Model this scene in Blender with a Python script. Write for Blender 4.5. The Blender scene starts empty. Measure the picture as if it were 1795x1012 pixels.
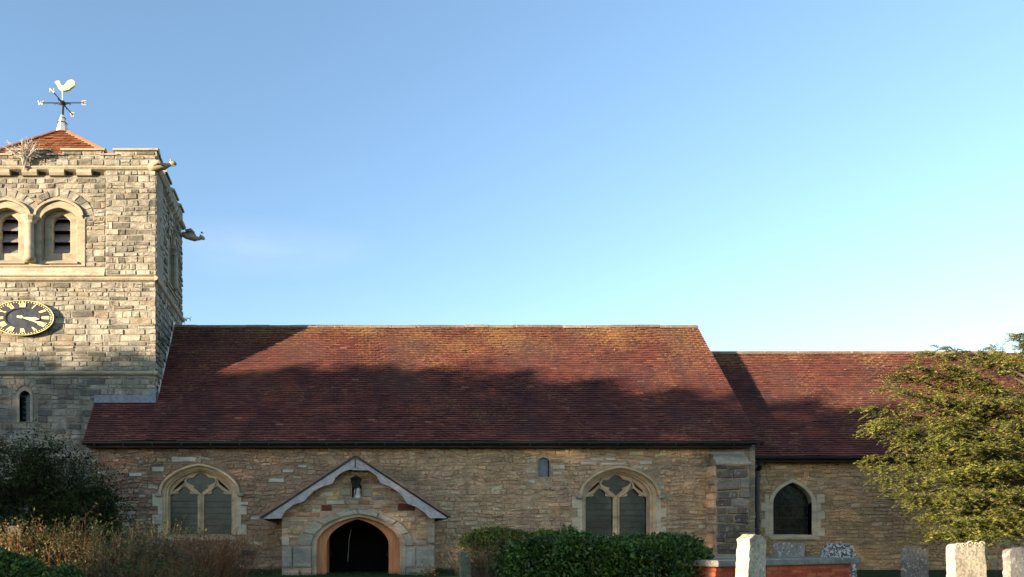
import bpy, math, random
import numpy as np
from mathutils import Matrix, Vector, noise
S = bpy.context.scene
C = S.collection
random.seed(7); rng = np.random.default_rng(7)
R = math.radians

# ------------------------------------------------------------ camera, light, exposure
F = 1220.0; VX = 575.0; VY = 955.0; EYE = 1.6
cam = bpy.data.objects.new('camera', bpy.data.cameras.new('camera')); C.objects.link(cam); S.camera = cam
cam.location = (0, 0, EYE); cam.rotation_euler = (R(90), 0, 0)
cam.data.sensor_width = 36; cam.data.lens = F/1795*36
cam.data.shift_x = (897.5-VX)/1795; cam.data.shift_y = (VY-506)/1795
cam.data.clip_start = .1; cam.data.clip_end = 3000

SUN_V = Vector((2, 1, -.26)).normalized()
SUN_EL = math.asin(-SUN_V.z)
SUN_AZ = math.atan2(-SUN_V.x, -SUN_V.y)       # clockwise from +Y
w = bpy.data.worlds.new('World'); S.world = w; w.use_nodes = True
nt = w.node_tree; nt.nodes.clear()
wo = nt.nodes.new('ShaderNodeOutputWorld'); bg = nt.nodes.new('ShaderNodeBackground')
sk = nt.nodes.new('ShaderNodeTexSky'); sk.sky_type = 'NISHITA'; sk.sun_disc = False
sk.sun_elevation = SUN_EL; sk.sun_rotation = SUN_AZ
sk.altitude = 60; sk.air_density = .85; sk.dust_density = 0.2; sk.ozone_density = 1.6
bg.inputs['Strength'].default_value = .112
hs = nt.nodes.new('ShaderNodeHueSaturation'); hs.inputs['Saturation'].default_value = 1.1
tn = nt.nodes.new('ShaderNodeMix'); tn.data_type = 'RGBA'; tn.blend_type = 'MULTIPLY'; tn.inputs[0].default_value = 1; tn.inputs[7].default_value = (1.2, 1.10, 1.08, 1)
gmn = nt.nodes.new('ShaderNodeGamma'); gmn.inputs[1].default_value = .9
nt.links.new(sk.outputs[0], gmn.inputs[0]); nt.links.new(gmn.outputs[0], hs.inputs['Color']); nt.links.new(hs.outputs[0], tn.inputs[6])
# one faint wisp of high cloud
tcw = nt.nodes.new('ShaderNodeTexCoord'); mpw = nt.nodes.new('ShaderNodeMapping'); mpw.vector_type = 'POINT'
CD = Vector((-.10, 1, .425)).normalized(); mpw.inputs['Location'].default_value = (-CD.x*5.5, 0, -CD.z*26); mpw.inputs['Scale'].default_value = (5.5, 0, 26); mpw.inputs['Rotation'].default_value = (0, 0, 0)
ln_ = nt.nodes.new('ShaderNodeVectorMath'); ln_.operation = 'LENGTH'; nw = nt.nodes.new('ShaderNodeTexNoise'); nw.inputs['Scale'].default_value = 11; nw.inputs['Detail'].default_value = 6
m2 = nt.nodes.new('ShaderNodeMapping'); m2.inputs['Scale'].default_value = (1, 1, 4)
nt.links.new(tcw.outputs['Generated'], mpw.inputs[0]); nt.links.new(tcw.outputs['Generated'], m2.inputs[0]); nt.links.new(m2.outputs[0], nw.inputs['Vector']); nt.links.new(mpw.outputs[0], ln_.inputs[0])
sb_ = nt.nodes.new('ShaderNodeMath'); sb_.operation = 'SUBTRACT'; sb_.use_clamp = True; sb_.inputs[0].default_value = 1; nt.links.new(ln_.outputs['Value'], sb_.inputs[1])
ml = nt.nodes.new('ShaderNodeMath'); ml.operation = 'MULTIPLY'; nt.links.new(sb_.outputs[0], ml.inputs[0]); nt.links.new(nw.outputs['Fac'], ml.inputs[1])
mc = nt.nodes.new('ShaderNodeMix'); mc.data_type = 'RGBA'; mc.inputs[7].default_value = (2.2, 2.4, 2.6, 1); nt.links.new(tn.outputs[2], mc.inputs[6])
m3 = nt.nodes.new('ShaderNodeMath'); m3.operation = 'MULTIPLY'; m3.inputs[1].default_value = .28; nt.links.new(ml.outputs[0], m3.inputs[0]); nt.links.new(m3.outputs[0], mc.inputs[0])
nt.links.new(mc.outputs[2], bg.inputs['Color']); nt.links.new(bg.outputs[0], wo.inputs[0])
WORLD = (nt, sk, bg)
sun = bpy.data.objects.new('sun', bpy.data.lights.new('sun', 'SUN')); C.objects.link(sun)
sun.data.energy = 5.0; sun.data.angle = R(.35); sun.data.color = (1, .79, .54)
sun.rotation_euler = SUN_V.to_track_quat('-Z', 'Y').to_euler(); sun.location = (-60, -30, 40)
S.view_settings.view_transform = 'Standard'; S.view_settings.look = 'None'
S.view_settings.gamma = 1; S.view_settings.exposure = 2.2; S.view_settings.use_curve_mapping = False
S.render.engine = 'CYCLES'; S.cycles.max_bounces = 5; S.cycles.transparent_max_bounces = 8

def X(px, Y): return (px-VX)*Y/F
def Z(py, Y): return EYE+(VY-py)*Y/F

# ------------------------------------------------------------ materials
def new_mat(name, rough=.9, spec=.25):
    m = bpy.data.materials.new(name); m.use_nodes = True
    n = m.node_tree; b = n.nodes['Principled BSDF']
    b.inputs['Roughness'].default_value = rough; b.inputs['Specular IOR Level'].default_value = spec
    return m, n, b
def flat(name, col, rough=.7, spec=.3, metal=0):
    m, n, b = new_mat(name, rough, spec); b.inputs['Base Color'].default_value = (*col, 1); b.inputs['Metallic'].default_value = metal
    no = N(n, 'ShaderNodeTexNoise', Scale=9, Detail=5); no2 = ramp(n, no.outputs['Fac'], [(.3, tuple(c*.72 for c in col)), (.7, tuple(min(1, c*1.2) for c in col))])
    tc = n.nodes.new('ShaderNodeNewGeometry'); n.links.new(tc.outputs['Position'], no.inputs['Vector'])
    n.links.new(no2, b.inputs['Base Color'])
    return m
def N(n, t, **kw):
    x = n.nodes.new(t)
    for k, v in kw.items(): x.inputs[k].default_value = v
    return x
def ramp(n, fac, stops, interp='LINEAR'):
    r = n.nodes.new('ShaderNodeValToRGB'); r.color_ramp.interpolation = interp
    while len(r.color_ramp.elements) < len(stops): r.color_ramp.elements.new(.5)
    for e, (p, c) in zip(r.color_ramp.elements, stops):
        e.position = p; e.color = (*c, 1) if len(c) == 3 else c
    n.links.new(fac, r.inputs[0]); return r.outputs[0]
def gray(v): return (v, v, v)
def mix(n, fac, a, b, mode='MIX'):
    x = n.nodes.new('ShaderNodeMix'); x.data_type = 'RGBA'; x.blend_type = mode
    for s, v in ((x.inputs[0], fac), (x.inputs[6], a), (x.inputs[7], b)):
        if isinstance(v, (int, float)): s.default_value = v
        elif isinstance(v, tuple): s.default_value = (*v, 1)
        else: n.links.new(v, s)
    return x.outputs[2]
def math_(n, op, a, b=0.0):
    x = n.nodes.new('ShaderNodeMath'); x.operation = op
    for s, v in ((x.inputs[0], a), (x.inputs[1], b)):
        if isinstance(v, (int, float)): s.default_value = v
        else: n.links.new(v, s)
    return x.outputs[0]
def rnd_id(n, geo):
    oi = n.nodes.new('ShaderNodeObjectInfo')
    return math_(n, 'FRACT', math_(n, 'ADD', math_(n, 'MULTIPLY', oi.outputs['Random'], 7.31), geo.outputs['Random Per Island']))
def noise_tex(n, geo, scale, detail=5, rough=.55, stretch=None):
    no = N(n, 'ShaderNodeTexNoise', Scale=scale, Detail=detail, Roughness=rough)
    if stretch:
        mp = n.nodes.new('ShaderNodeMapping'); mp.inputs['Scale'].default_value = stretch
        n.links.new(geo.outputs['Position'], mp.inputs[0]); n.links.new(mp.outputs[0], no.inputs['Vector'])
    else: n.links.new(geo.outputs['Position'], no.inputs['Vector'])
    return no.outputs['Fac']
def bump(n, b, h, strength=.5, dist=.02):
    bp = n.nodes.new('ShaderNodeBump'); bp.inputs['Strength'].default_value = strength; bp.inputs['Distance'].default_value = dist
    n.links.new(h, bp.inputs['Height']); n.links.new(bp.outputs[0], b.inputs['Normal'])
def stone_mat(name, stops, stain=(.08, .08, .07), lichen=None, lsc=5.5, lth=(.58, .64), stain_amt=(.52, .68), fine=.35, interp='LINEAR', bumpd=.03, stretch=(.5, 1, 1.4), grad=None, bumps=.7, streak=0):
    m, n, b = new_mat(name, .95, .15)
    g = n.nodes.new('ShaderNodeNewGeometry')
    col = ramp(n, rnd_id(n, g), stops, interp)
    if grad:                                   # a second palette further west: other stone was used there
        sx = n.nodes.new('ShaderNodeSeparateXYZ'); n.links.new(g.outputs['Position'], sx.inputs[0])
        wob = math_(n, 'ADD', sx.outputs['X'], math_(n, 'MULTIPLY', noise_tex(n, g, .5, 3), 8))
        f = N(n, 'ShaderNodeMapRange'); n.links.new(wob, f.inputs['Value']); f.inputs['From Min'].default_value = grad[0]; f.inputs['From Max'].default_value = grad[1]
        col = mix(n, f.outputs[0], ramp(n, rnd_id(n, g), grad[2], interp), col)
    a = noise_tex(n, g, 3.2, 6, .65, stretch)
    col = mix(n, .75, col, ramp(n, a, [(.3, gray(.5)), (.5, gray(.9)), (.72, gray(1.25))]), 'MULTIPLY')
    c = noise_tex(n, g, 22, 5, .7, stretch)
    col = mix(n, fine*2, col, ramp(n, c, [(.33, gray(.45)), (.5, gray(1)), (.68, gray(1.3))]), 'MULTIPLY')
    s = noise_tex(n, g, .55, 5, .6, (.7, 1, 1.2))
    col = mix(n, ramp(n, s, [(stain_amt[0], gray(0)), (stain_amt[1], gray(.75))]), col, mix(n, .8, col, stain))
    if streak:
        k = noise_tex(n, g, 1.1, 5, .6, (2.6, 2.6, .35))
        col = mix(n, ramp(n, k, [(.5, gray(0)), (.66, gray(streak))]), col, stain)
    if lichen:
        l = noise_tex(n, g, lsc, 7, .7)
        col = mix(n, ramp(n, l, [(lth[0], gray(0)), (lth[1], gray(.8))]), col, lichen)
    n.links.new(col, b.inputs['Base Color'])
    bump(n, b, math_(n, 'ADD', math_(n, 'MULTIPLY', noise_tex(n, g, 14, 6, .7), 1.0), math_(n, 'MULTIPLY', noise_tex(n, g, 60, 3, .7), .4)), bumps, bumpd)
    return m
M = {}
def calm(L, a=.5):
    mn = [sum(c[i] for p, c in L)/len(L) for i in range(3)]
    return [(p, tuple(c[i]*(1-a)+mn[i]*a for i in range(3))) for p, c in L]
M['tower'] = stone_mat('tower_ragstone', calm([(0, (.25, .23, .185)), (.12, (.34, .315, .26)), (.28, (.28, .25, .195)), (.40, (.11, .105, .09)), (.48, (.31, .29, .245)), (.62, (.25, .205, .145)), (.70, (.37, .345, .285)), (.82, (.14, .13, .11)), (.9, (.29, .265, .21))], .15), (.07, .07, .06), stain_amt=(.53, .66), interp='CONSTANT', streak=.6, fine=.45)
M['tower_mortar'] = stone_mat('tower_mortar', [(0, (.25, .225, .18)), (1, (.25, .225, .18))], fine=.2)
RED = [(0, (.21, .10, .065)), (.18, (.26, .14, .085)), (.35, (.17, .11, .075)), (.5, (.24, .18, .125)), (.64, (.20, .085, .055)), (.8, (.27, .16, .10)), (.93, (.36, .29, .22))]
def sc(L, k, t=(1, 1, 1)): return [(p, tuple(min(.62, c*k*q) for c, q in zip(col, t))) for p, col in L]
TAN = [(0, (.30, .22, .14)), (.2, (.25, .18, .115)), (.4, (.34, .255, .165)), (.55, (.22, .165, .11)), (.7, (.31, .235, .155)), (.88, (.27, .20, .125)), (.96, (.40, .32, .22))]
RED = sc([(0, (.21, .115, .075)), (.18, (.26, .16, .10)), (.35, (.19, .13, .085)), (.5, (.26, .20, .135)), (.64, (.21, .105, .065)), (.74, (.27, .19, .12)), (.93, (.36, .29, .22))], 1.65); RED = calm(sc(RED, .84), .15); TAN = calm(sc(TAN, 1.78, (1.12, .95, .86)), .15)
M['nave'] = stone_mat('nave_rubble', TAN, (.12, .10, .075), grad=(-2, 9, RED), stain_amt=(.55, .72), interp='CONSTANT', bumpd=.035, streak=.35, fine=.4)
M['nave_mortar'] = stone_mat('nave_mortar', [(0, (.47, .335, .205)), (1, (.47, .335, .205))], grad=(-2, 9, [(0, (.29, .19, .125)), (1, (.29, .19, .125))]), bumpd=.05)
M['chancel'] = stone_mat('chancel_rubble', calm(sc([(0, (.29, .225, .13)), (.2, (.24, .185, .11)), (.4, (.32, .25, .155)), (.6, (.22, .17, .10)), (.8, (.28, .21, .125)), (.95, (.35, .29, .20))], 1.66, (1.1, .96, .88)), .3), (.12, .10, .07), stain_amt=(.56, .72), interp='CONSTANT', bumpd=.035)
M['chancel_mortar'] = stone_mat('chancel_mortar', [(0, (.44, .325, .20)), (1, (.44, .325, .20))], bumpd=.05)
M['porch'] = stone_mat('porch_rubble', sc([(0, (.31, .21, .13)), (.2, (.27, .14, .085)), (.35, (.36, .25, .13)), (.5, (.24, .18, .13)), (.66, (.33, .24, .16)), (.82, (.25, .13, .08)), (.92, (.38, .31, .23))], 1.5), (.11, .10, .08), interp='CONSTANT')
M['ashlar'] = stone_mat('pale_ashlar', [(0, (.31, .265, .19)), (.5, (.34, .29, .21)), (1, (.29, .245, .175))], (.16, .14, .10), stain_amt=(.55, .75), fine=.12, bumpd=.01, bumps=.4)
M['ashlar_light'] = stone_mat('light_ashlar', [(0, (.58, .49, .34)), (1, (.55, .46, .31))], (.34, .28, .19), fine=.12, bumpd=.01, bumps=.4)
M['ashlar_grey'] = stone_mat('grey_ashlar', [(0, (.37, .315, .235)), (.5, (.43, .37, .28)), (1, (.33, .285, .21))], (.09, .09, .08), stain_amt=(.5, .7), fine=.3, bumpd=.02)
M['tracery'] = stone_mat('tracery_stone', [(0, (.54, .37, .22)), (1, (.56, .40, .24))], (.28, .20, .13), stain_amt=(.5, .75), fine=.1, bumpd=.006, bumps=.3)
M['pale'] = stone_mat('white_patch_stone', [(0, (.60, .52, .41)), (1, (.56, .48, .37))], (.25, .22, .18), fine=.2)
M['redstone'] = stone_mat('iron_red_stone', [(0, (.16, .05, .035)), (1, (.13, .04, .03))], (.08, .03, .02), fine=.25)
M['buttress'] = stone_mat('buttress_stone', [(0, (.19, .15, .115)), (.3, (.26, .21, .155)), (.5, (.15, .12, .095)), (.7, (.30, .25, .19)), (.9, (.38, .33, .26))], (.06, .055, .05), lichen=(.38, .37, .33), stain_amt=(.45, .65), interp='CONSTANT')
M['grave_pale'] = stone_mat('pale_gravestone', [(0, (.42, .37, .275)), (1, (.42, .37, .275))], (.13, .12, .10), lichen=(.17, .15, .10), lsc=7, lth=(.57, .66), stain_amt=(.5, .62), fine=.5, bumpd=.015, stretch=(1, 1, 1))
M['grave_grey'] = stone_mat('grey_gravestone', [(0, (.30, .27, .24)), (1, (.30, .27, .24))], (.10, .09, .08), lichen=(.50, .48, .44), lsc=12, lth=(.55, .6), stain_amt=(.48, .62), fine=.45, bumpd=.015, stretch=(1.6, 1, .6))
M['grave_moss'] = stone_mat('mossy_gravestone', [(0, (.10, .10, .09)), (1, (.10, .10, .09))], (.04, .045, .035), lichen=(.62, .60, .56), lsc=13, lth=(.49, .53), stain_amt=(.45, .6), fine=.4, bumpd=.02, stretch=(1, 1, 1))
M['grave_green'] = stone_mat('greenish_gravestone', [(0, (.20, .20, .12)), (1, (.18, .18, .11))], (.09, .09, .05), lichen=(.32, .31, .24), lsc=12, fine=.4, stretch=(1, 1, 1))
M['slab'] = stone_mat('tomb_slab_stone', [(0, (.22, .205, .18)), (1, (.22, .205, .18))], (.12, .12, .11), lichen=(.42, .36, .22), fine=.35, stretch=(1, 1, 1))
M['brick'] = stone_mat('red_brick', [(0, (.50, .105, .05)), (.3, (.56, .14, .065)), (.6, (.42, .075, .04)), (.85, (.58, .19, .10))], (.25, .08, .06), fine=.2, interp='CONSTANT', bumpd=.008)
M['brick_mortar'] = flat('brick_mortar', (.36, .17, .11), .95)
def tile_mat(name, stops, lichen, dark=(.05, .026, .034), hi=.16):
    m, n, b = new_mat(name, .85, .25)
    g = n.nodes.new('ShaderNodeNewGeometry')
    col = ramp(n, rnd_id(n, g), stops, 'CONSTANT')
    p = noise_tex(n, g, .42, 5, .6, (1, 1, .8))
    col = mix(n, ramp(n, p, [(.5, gray(0)), (.66, gray(.5))]), col, mix(n, .8, col, dark))
    p2 = noise_tex(n, g, 3, 5, .7)
    k = noise_tex(n, g, 1.2, 5, .6, (1.6, .35, .5))
    col = mix(n, ramp(n, k, [(.5, gray(0)), (.68, gray(.55))]), col, dark)
    col = mix(n, .7, col, ramp(n, p2, [(.3, gray(.6)), (.7, gray(1.3))]), 'MULTIPLY')
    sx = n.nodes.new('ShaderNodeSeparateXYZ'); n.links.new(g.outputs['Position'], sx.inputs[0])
    lit_band = N(n, 'ShaderNodeMapRange'); n.links.new(sx.outputs['Z'], lit_band.inputs['Value']); lit_band.inputs['From Min'].default_value = 8.2; lit_band.inputs['From Max'].default_value = 10.4; lit_band.inputs['To Max'].default_value = hi  # lichen weighted by height to paint the sunlit upper band warmer
    l = math_(n, 'ADD', math_(n, 'ADD', noise_tex(n, g, 9, 5, .75), math_(n, 'MULTIPLY', noise_tex(n, g, .5, 3), .55)), lit_band.outputs[0])
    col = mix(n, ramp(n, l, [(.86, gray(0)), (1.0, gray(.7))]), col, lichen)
    n.links.new(col, b.inputs['Base Color'])
    bump(n, b, noise_tex(n, g, 40, 4, .7), .4, .01)
    return m
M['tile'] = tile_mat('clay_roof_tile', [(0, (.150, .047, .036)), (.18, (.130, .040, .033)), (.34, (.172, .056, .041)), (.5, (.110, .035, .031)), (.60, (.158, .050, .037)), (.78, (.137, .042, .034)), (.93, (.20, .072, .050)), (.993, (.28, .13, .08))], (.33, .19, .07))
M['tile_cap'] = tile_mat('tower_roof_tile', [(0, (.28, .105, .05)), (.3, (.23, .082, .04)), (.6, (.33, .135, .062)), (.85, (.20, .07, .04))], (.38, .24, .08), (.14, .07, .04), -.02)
M['verge'] = flat('weathered_verge_tile', (.22, .14, .10), .9)
M['tile_base'] = flat('roof_underlay', (.05, .025, .02), .95)
M['ridge'] = stone_mat('ridge_tile', [(0, (.20, .15, .11)), (.5, (.16, .10, .075)), (1, (.25, .20, .14))], (.10, .10, .09), lichen=(.42, .34, .18))
M['lead'] = flat('lead_flashing', (.16, .18, .22), .55, .5)
M['lead_dark'] = flat('dark_glazing_lead', (.045, .05, .05), .6)
M['white_lead'] = flat('white_lead', (.62, .60, .55), .5, .4)
M['black'] = flat('black_cast_iron', (.012, .012, .014), .45, .4)
M['iron'] = flat('dark_iron', (.03, .03, .035), .5, .4)
M['fascia'] = flat('fascia_board', (.02, .017, .016), .7)
M['gold'] = flat('gold_leaf', (.95, .74, .34), .4, .5, .15)
M['gold2'] = flat('weathered_gold_leaf', (.80, .55, .30), .5, .4, .3)
M['dial'] = flat('dial_black', (.018, .016, .022), .45, .4)
m, n, b = new_mat('dial_centre', .35, .5); g = n.nodes.new('ShaderNodeNewGeometry')
n.links.new(ramp(n, noise_tex(n, g, 5, 3), [(.35, (.008, .009, .014)), (.5, (.025, .03, .045)), (.62, (.02, .028, .025)), (.72, (.09, .075, .07))]), b.inputs['Base Color']); M['dial_centre'] = m
M['barge'] = flat('painted_bargeboard', (.37, .34, .34), .6)
M['orange_wood'] = None
m, n, b = new_mat('varnished_oak', .4, .4); g = n.nodes.new('ShaderNodeNewGeometry')
n.links.new(ramp(n, noise_tex(n, g, 6, 6, .6, (3, 3, .25)), [(.3, (.46, .15, .05)), (.5, (.57, .20, .065)), (.7, (.66, .27, .10))]), b.inputs['Base Color']); M['orange_wood'] = m
M['porch_shade'] = flat('porch_shade_black', (.008, .007, .006), .95, .05)  # near-black colour standing in for the shade deep in the porch
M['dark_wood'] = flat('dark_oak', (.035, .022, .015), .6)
M['plaster'] = flat('porch_plaster', (.16, .15, .14), .9)
M['louvre'] = flat('louvre_slate', (.17, .15, .14), .8)
m, n, b = new_mat('window_glass', .25, .35); g = n.nodes.new('ShaderNodeNewGeometry')
n.links.new(ramp(n, noise_tex(n, g, 1.1, 6, .6), [(.38, (.010, .015, .012)), (.5, (.03, .038, .03)), (.62, (.06, .07, .055))]), b.inputs['Base Color'])
bump(n, b, noise_tex(n, g, 2.5, 2), .15, .05); M['glass'] = m
m, n, b = new_mat('dark_window_glass', .18, .4); g = n.nodes.new('ShaderNodeNewGeometry')
n.links.new(ramp(n, noise_tex(n, g, 5, 4), [(.35, (.006, .009, .008)), (.7, (.022, .028, .022))]), b.inputs['Base Color'])
bump(n, b, noise_tex(n, g, 2.5, 2), .15, .05); M['glass_dark'] = m
M['glass_blue'] = flat('leaded_blue_glass', (.13, .15, .18), .35, .4)
def leaf_mat(name, stops, spec=.3, rough=.6, trans=.25):
    m, n, b = new_mat(name, rough, spec); g = n.nodes.new('ShaderNodeNewGeometry')
    col = ramp(n, g.outputs['Random Per Island'], stops)
    col = mix(n, .85, col, ramp(n, noise_tex(n, g, 1.9, 4, .6), [(.34, gray(.45)), (.5, gray(.9)), (.66, gray(1.45))]), 'MULTIPLY')
    n.links.new(col, b.inputs['Base Color'])
    t = n.nodes.new('ShaderNodeBsdfTranslucent'); n.links.new(col, t.inputs[0])
    ms = n.nodes.new('ShaderNodeMixShader'); ms.inputs[0].default_value = trans
    n.links.new(b.outputs[0], ms.inputs[1]); n.links.new(t.outputs[0], ms.inputs[2]); n.links.new(ms.outputs[0], n.nodes['Material Output'].inputs[0])
    return m
M['yew'] = leaf_mat('yew_needles', [(0, (.03, .045, .011)), (.4, (.06, .075, .016)), (.75, (.115, .115, .022)), (1, (.19, .155, .03))], .2, .7, .06)
M['laurel'] = leaf_mat('laurel_leaves', [(0, (.022, .05, .01)), (.5, (.045, .095, .015)), (.85, (.08, .15, .025)), (1, (.18, .20, .03))], .3, .4, .2)
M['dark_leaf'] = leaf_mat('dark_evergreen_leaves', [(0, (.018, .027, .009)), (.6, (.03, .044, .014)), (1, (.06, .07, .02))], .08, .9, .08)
M['box_leaf'] = leaf_mat('clipped_shrub_leaves', [(0, (.06, .085, .015)), (.6, (.11, .14, .022)), (.9, (.18, .165, .03)), (1, (.32, .18, .04))], .35, .5, .2)
M['shrub_leaf'] = leaf_mat('wild_shrub_leaves', [(0, (.05, .045, .012)), (.4, (.07, .09, .018)), (.7, (.16, .10, .03)), (1, (.30, .22, .05))], .3, .6, .3)
M['green_leaf'] = leaf_mat('fresh_green_leaves', [(0, (.03, .05, .012)), (.5, (.06, .09, .02)), (1, (.12, .14, .03))], .3, .6, .3)
M['rust_leaf'] = leaf_mat('rusty_dry_leaves', [(0, (.14, .055, .018)), (.4, (.24, .11, .03)), (.7, (.12, .11, .025)), (1, (.40, .20, .06))], .3, .7, .25)
M['wood_leaf'] = leaf_mat('woodland_leaves', [(0, (.03, .04, .012)), (1, (.07, .08, .02))], .2, .8, .05)
M['twig_red'] = flat('red_brown_twigs', (.17, .075, .035), .85)
M['twig_grey'] = flat('grey_twigs', (.42, .38, .33), .8)
M['twig_brown'] = flat('brown_twigs', (.16, .11, .07), .85)
M['bark'] = flat('bark', (.10, .07, .05), .9)
m, n, b = new_mat('grass_ground', .95, .1); g = n.nodes.new('ShaderNodeNewGeometry')
n.links.new(ramp(n, noise_tex(n, g, 1.5, 6, .7), [(.3, (.012, .03, .008)), (.6, (.03, .055, .014)), (.8, (.07, .06, .03))]), b.inputs['Base Color']); M['ground'] = m
M['grass'] = leaf_mat('grass_blades', [(0, (.015, .045, .01)), (1, (.04, .09, .02))], .2, .7, .2)

# ------------------------------------------------------------ building helpers
def link(o, parent=None, loc=None):
    C.objects.link(o)
    if parent is not None:
        o.parent = parent
        if parent.type == 'EMPTY': o.matrix_parent_inverse = Matrix.Translation(-parent.location)
    return o
def thing(name, label, cat, loc=(0, 0, 0), group=None):
    o = bpy.data.objects.new(name, None); o.empty_display_size = .3; C.objects.link(o); o.location = loc
    o['label'] = label; o['category'] = cat
    if group: o['group'] = group
    return o
def tag(o, label=None, cat=None, group=None, kind=None):
    for k, v in (('label', label), ('category', cat), ('group', group), ('kind', kind)):
        if v: o[k] = v
    return o
class MB:
    def __init__(s): s.v = []; s.f = []
    def add(s, vs, fs):
        b = len(s.v); s.v += [tuple(p) for p in vs]; s.f += [tuple(b+i for i in q) for q in fs]
    def box(s, x0, x1, y0, y1, z0, z1):
        s.add([(x0,y0,z0),(x1,y0,z0),(x1,y1,z0),(x0,y1,z0),(x0,y0,z1),(x1,y0,z1),(x1,y1,z1),(x0,y1,z1)],
              [(0,3,2,1),(4,5,6,7),(0,1,5,4),(1,2,6,5),(2,3,7,6),(3,0,4,7)])
    def hexa(s, p):    # 8 corner points, bottom four then top four
        s.add(p, [(0,3,2,1),(4,5,6,7),(0,1,5,4),(1,2,6,5),(2,3,7,6),(3,0,4,7)])
    def tube(s, pts, rad, k=6, cap=True):
        pts = [Vector(p) for p in pts]; rings = []
        b = len(s.v)
        for i, p in enumerate(pts):
            d = (pts[min(i+1, len(pts)-1)]-pts[max(i-1, 0)])
            if d.length < 1e-6: d = Vector((0, 0, 1))
            d.normalize(); a = d.cross(Vector((0, 0, 1)) if abs(d.z) < .9 else Vector((1, 0, 0))).normalized(); c = d.cross(a)
            r = rad[i] if hasattr(rad, '__len__') else rad
            for j in range(k):
                t = 2*math.pi*j/k; s.v.append(tuple(p+(a*math.cos(t)+c*math.sin(t))*r))
        for i in range(len(pts)-1):
            for j in range(k):
                s.f.append((b+i*k+j, b+i*k+(j+1) % k, b+(i+1)*k+(j+1) % k, b+(i+1)*k+j))
        if cap: s.f.append(tuple(b+j for j in reversed(range(k)))); s.f.append(tuple(b+(len(pts)-1)*k+j for j in range(k)))
    def lathe(s, prof, cx, cy, k=12, sx=1):
        b = len(s.v)
        for r, z in prof:
            for j in range(k):
                t = 2*math.pi*j/k; s.v.append((cx+r*sx*math.cos(t), cy+r*math.sin(t), z))
        for i in range(len(prof)-1):
            for j in range(k): s.f.append((b+i*k+j, b+i*k+(j+1) % k, b+(i+1)*k+(j+1) % k, b+(i+1)*k+j))
        s.f.append(tuple(b+j for j in reversed(range(k)))); s.f.append(tuple(b+(len(prof)-1)*k+j for j in range(k)))
    def prism(s, prof, x0, x1):     # (y,z) profile extruded along X
        k = len(prof); s.add([(x0, y, z) for y, z in prof]+[(x1, y, z) for y, z in prof],
              [tuple(range(k)), tuple(reversed(range(k, 2*k)))]+[(i, i+k, (i+1) % k+k, (i+1) % k) for i in range(k)])
    def build(s, name, mat, parent=None, smooth=False, mtx=None):
        me = bpy.data.meshes.new(name); me.from_pydata(s.v, [], s.f)
        if mtx is not None: me.transform(mtx)
        me.validate()
        me.materials.append(mat)
        if smooth: me.polygons.foreach_set('use_smooth', [True]*len(me.polygons))
        return link(bpy.data.objects.new(name, me), parent)
def plate(name, mat, parent, polys, y0, y1, bevel=0, mtx=None):
    """flat shape with holes in the XZ plane between depths y0 and y1"""
    cu = bpy.data.curves.new(name, 'CURVE'); cu.dimensions = '2D'; cu.fill_mode = 'BOTH'
    cu.extrude = max(1e-4, (y1-y0)/2-bevel); cu.bevel_depth = bevel; cu.bevel_resolution = 1
    if bevel: cu.offset = -bevel
    for poly in polys:
        sp = cu.splines.new('POLY'); sp.points.add(len(poly)-1); sp.use_cyclic_u = True
        for p, (x, z) in zip(sp.points, poly): p.co = (x, z, 0, 1)
    tmp = bpy.data.objects.new('t', cu); me = bpy.data.meshes.new_from_object(tmp)
    bpy.data.objects.remove(tmp); bpy.data.curves.remove(cu)
    me.name = name
    T = Matrix(((1,0,0,0),(0,0,-1,(y0+y1)/2),(0,1,0,0),(0,0,0,1)))
    me.transform(T)
    if mtx is not None: me.transform(mtx)
    me.materials.clear(); me.materials.append(mat)
    return link(bpy.data.objects.new(name, me), parent)
K = 1.8
def arch(cx, zs, a, rise, n=10):
    """pointed arch from left springing over the apex to the right one"""
    al = a/K; rise = max(rise, al*1.001); Rr = (al*al+rise*rise)/(2*al); t1 = math.atan2(rise, Rr-al)
    left = []
    for i in range(n+1):
        t = t1*i/n; left.append((Rr-al-Rr*math.cos(t), Rr*math.sin(t)))
    pts = [(cx+K*x, zs+z) for x, z in left]
    return pts+[(2*cx-x, z) for x, z in reversed(pts[:-1])]
def opening(cx, zb, zs, a, rise, n=10):
    return [(cx-a, zb)]+arch(cx, zs, a, rise, n)+[(cx+a, zb)]
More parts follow.
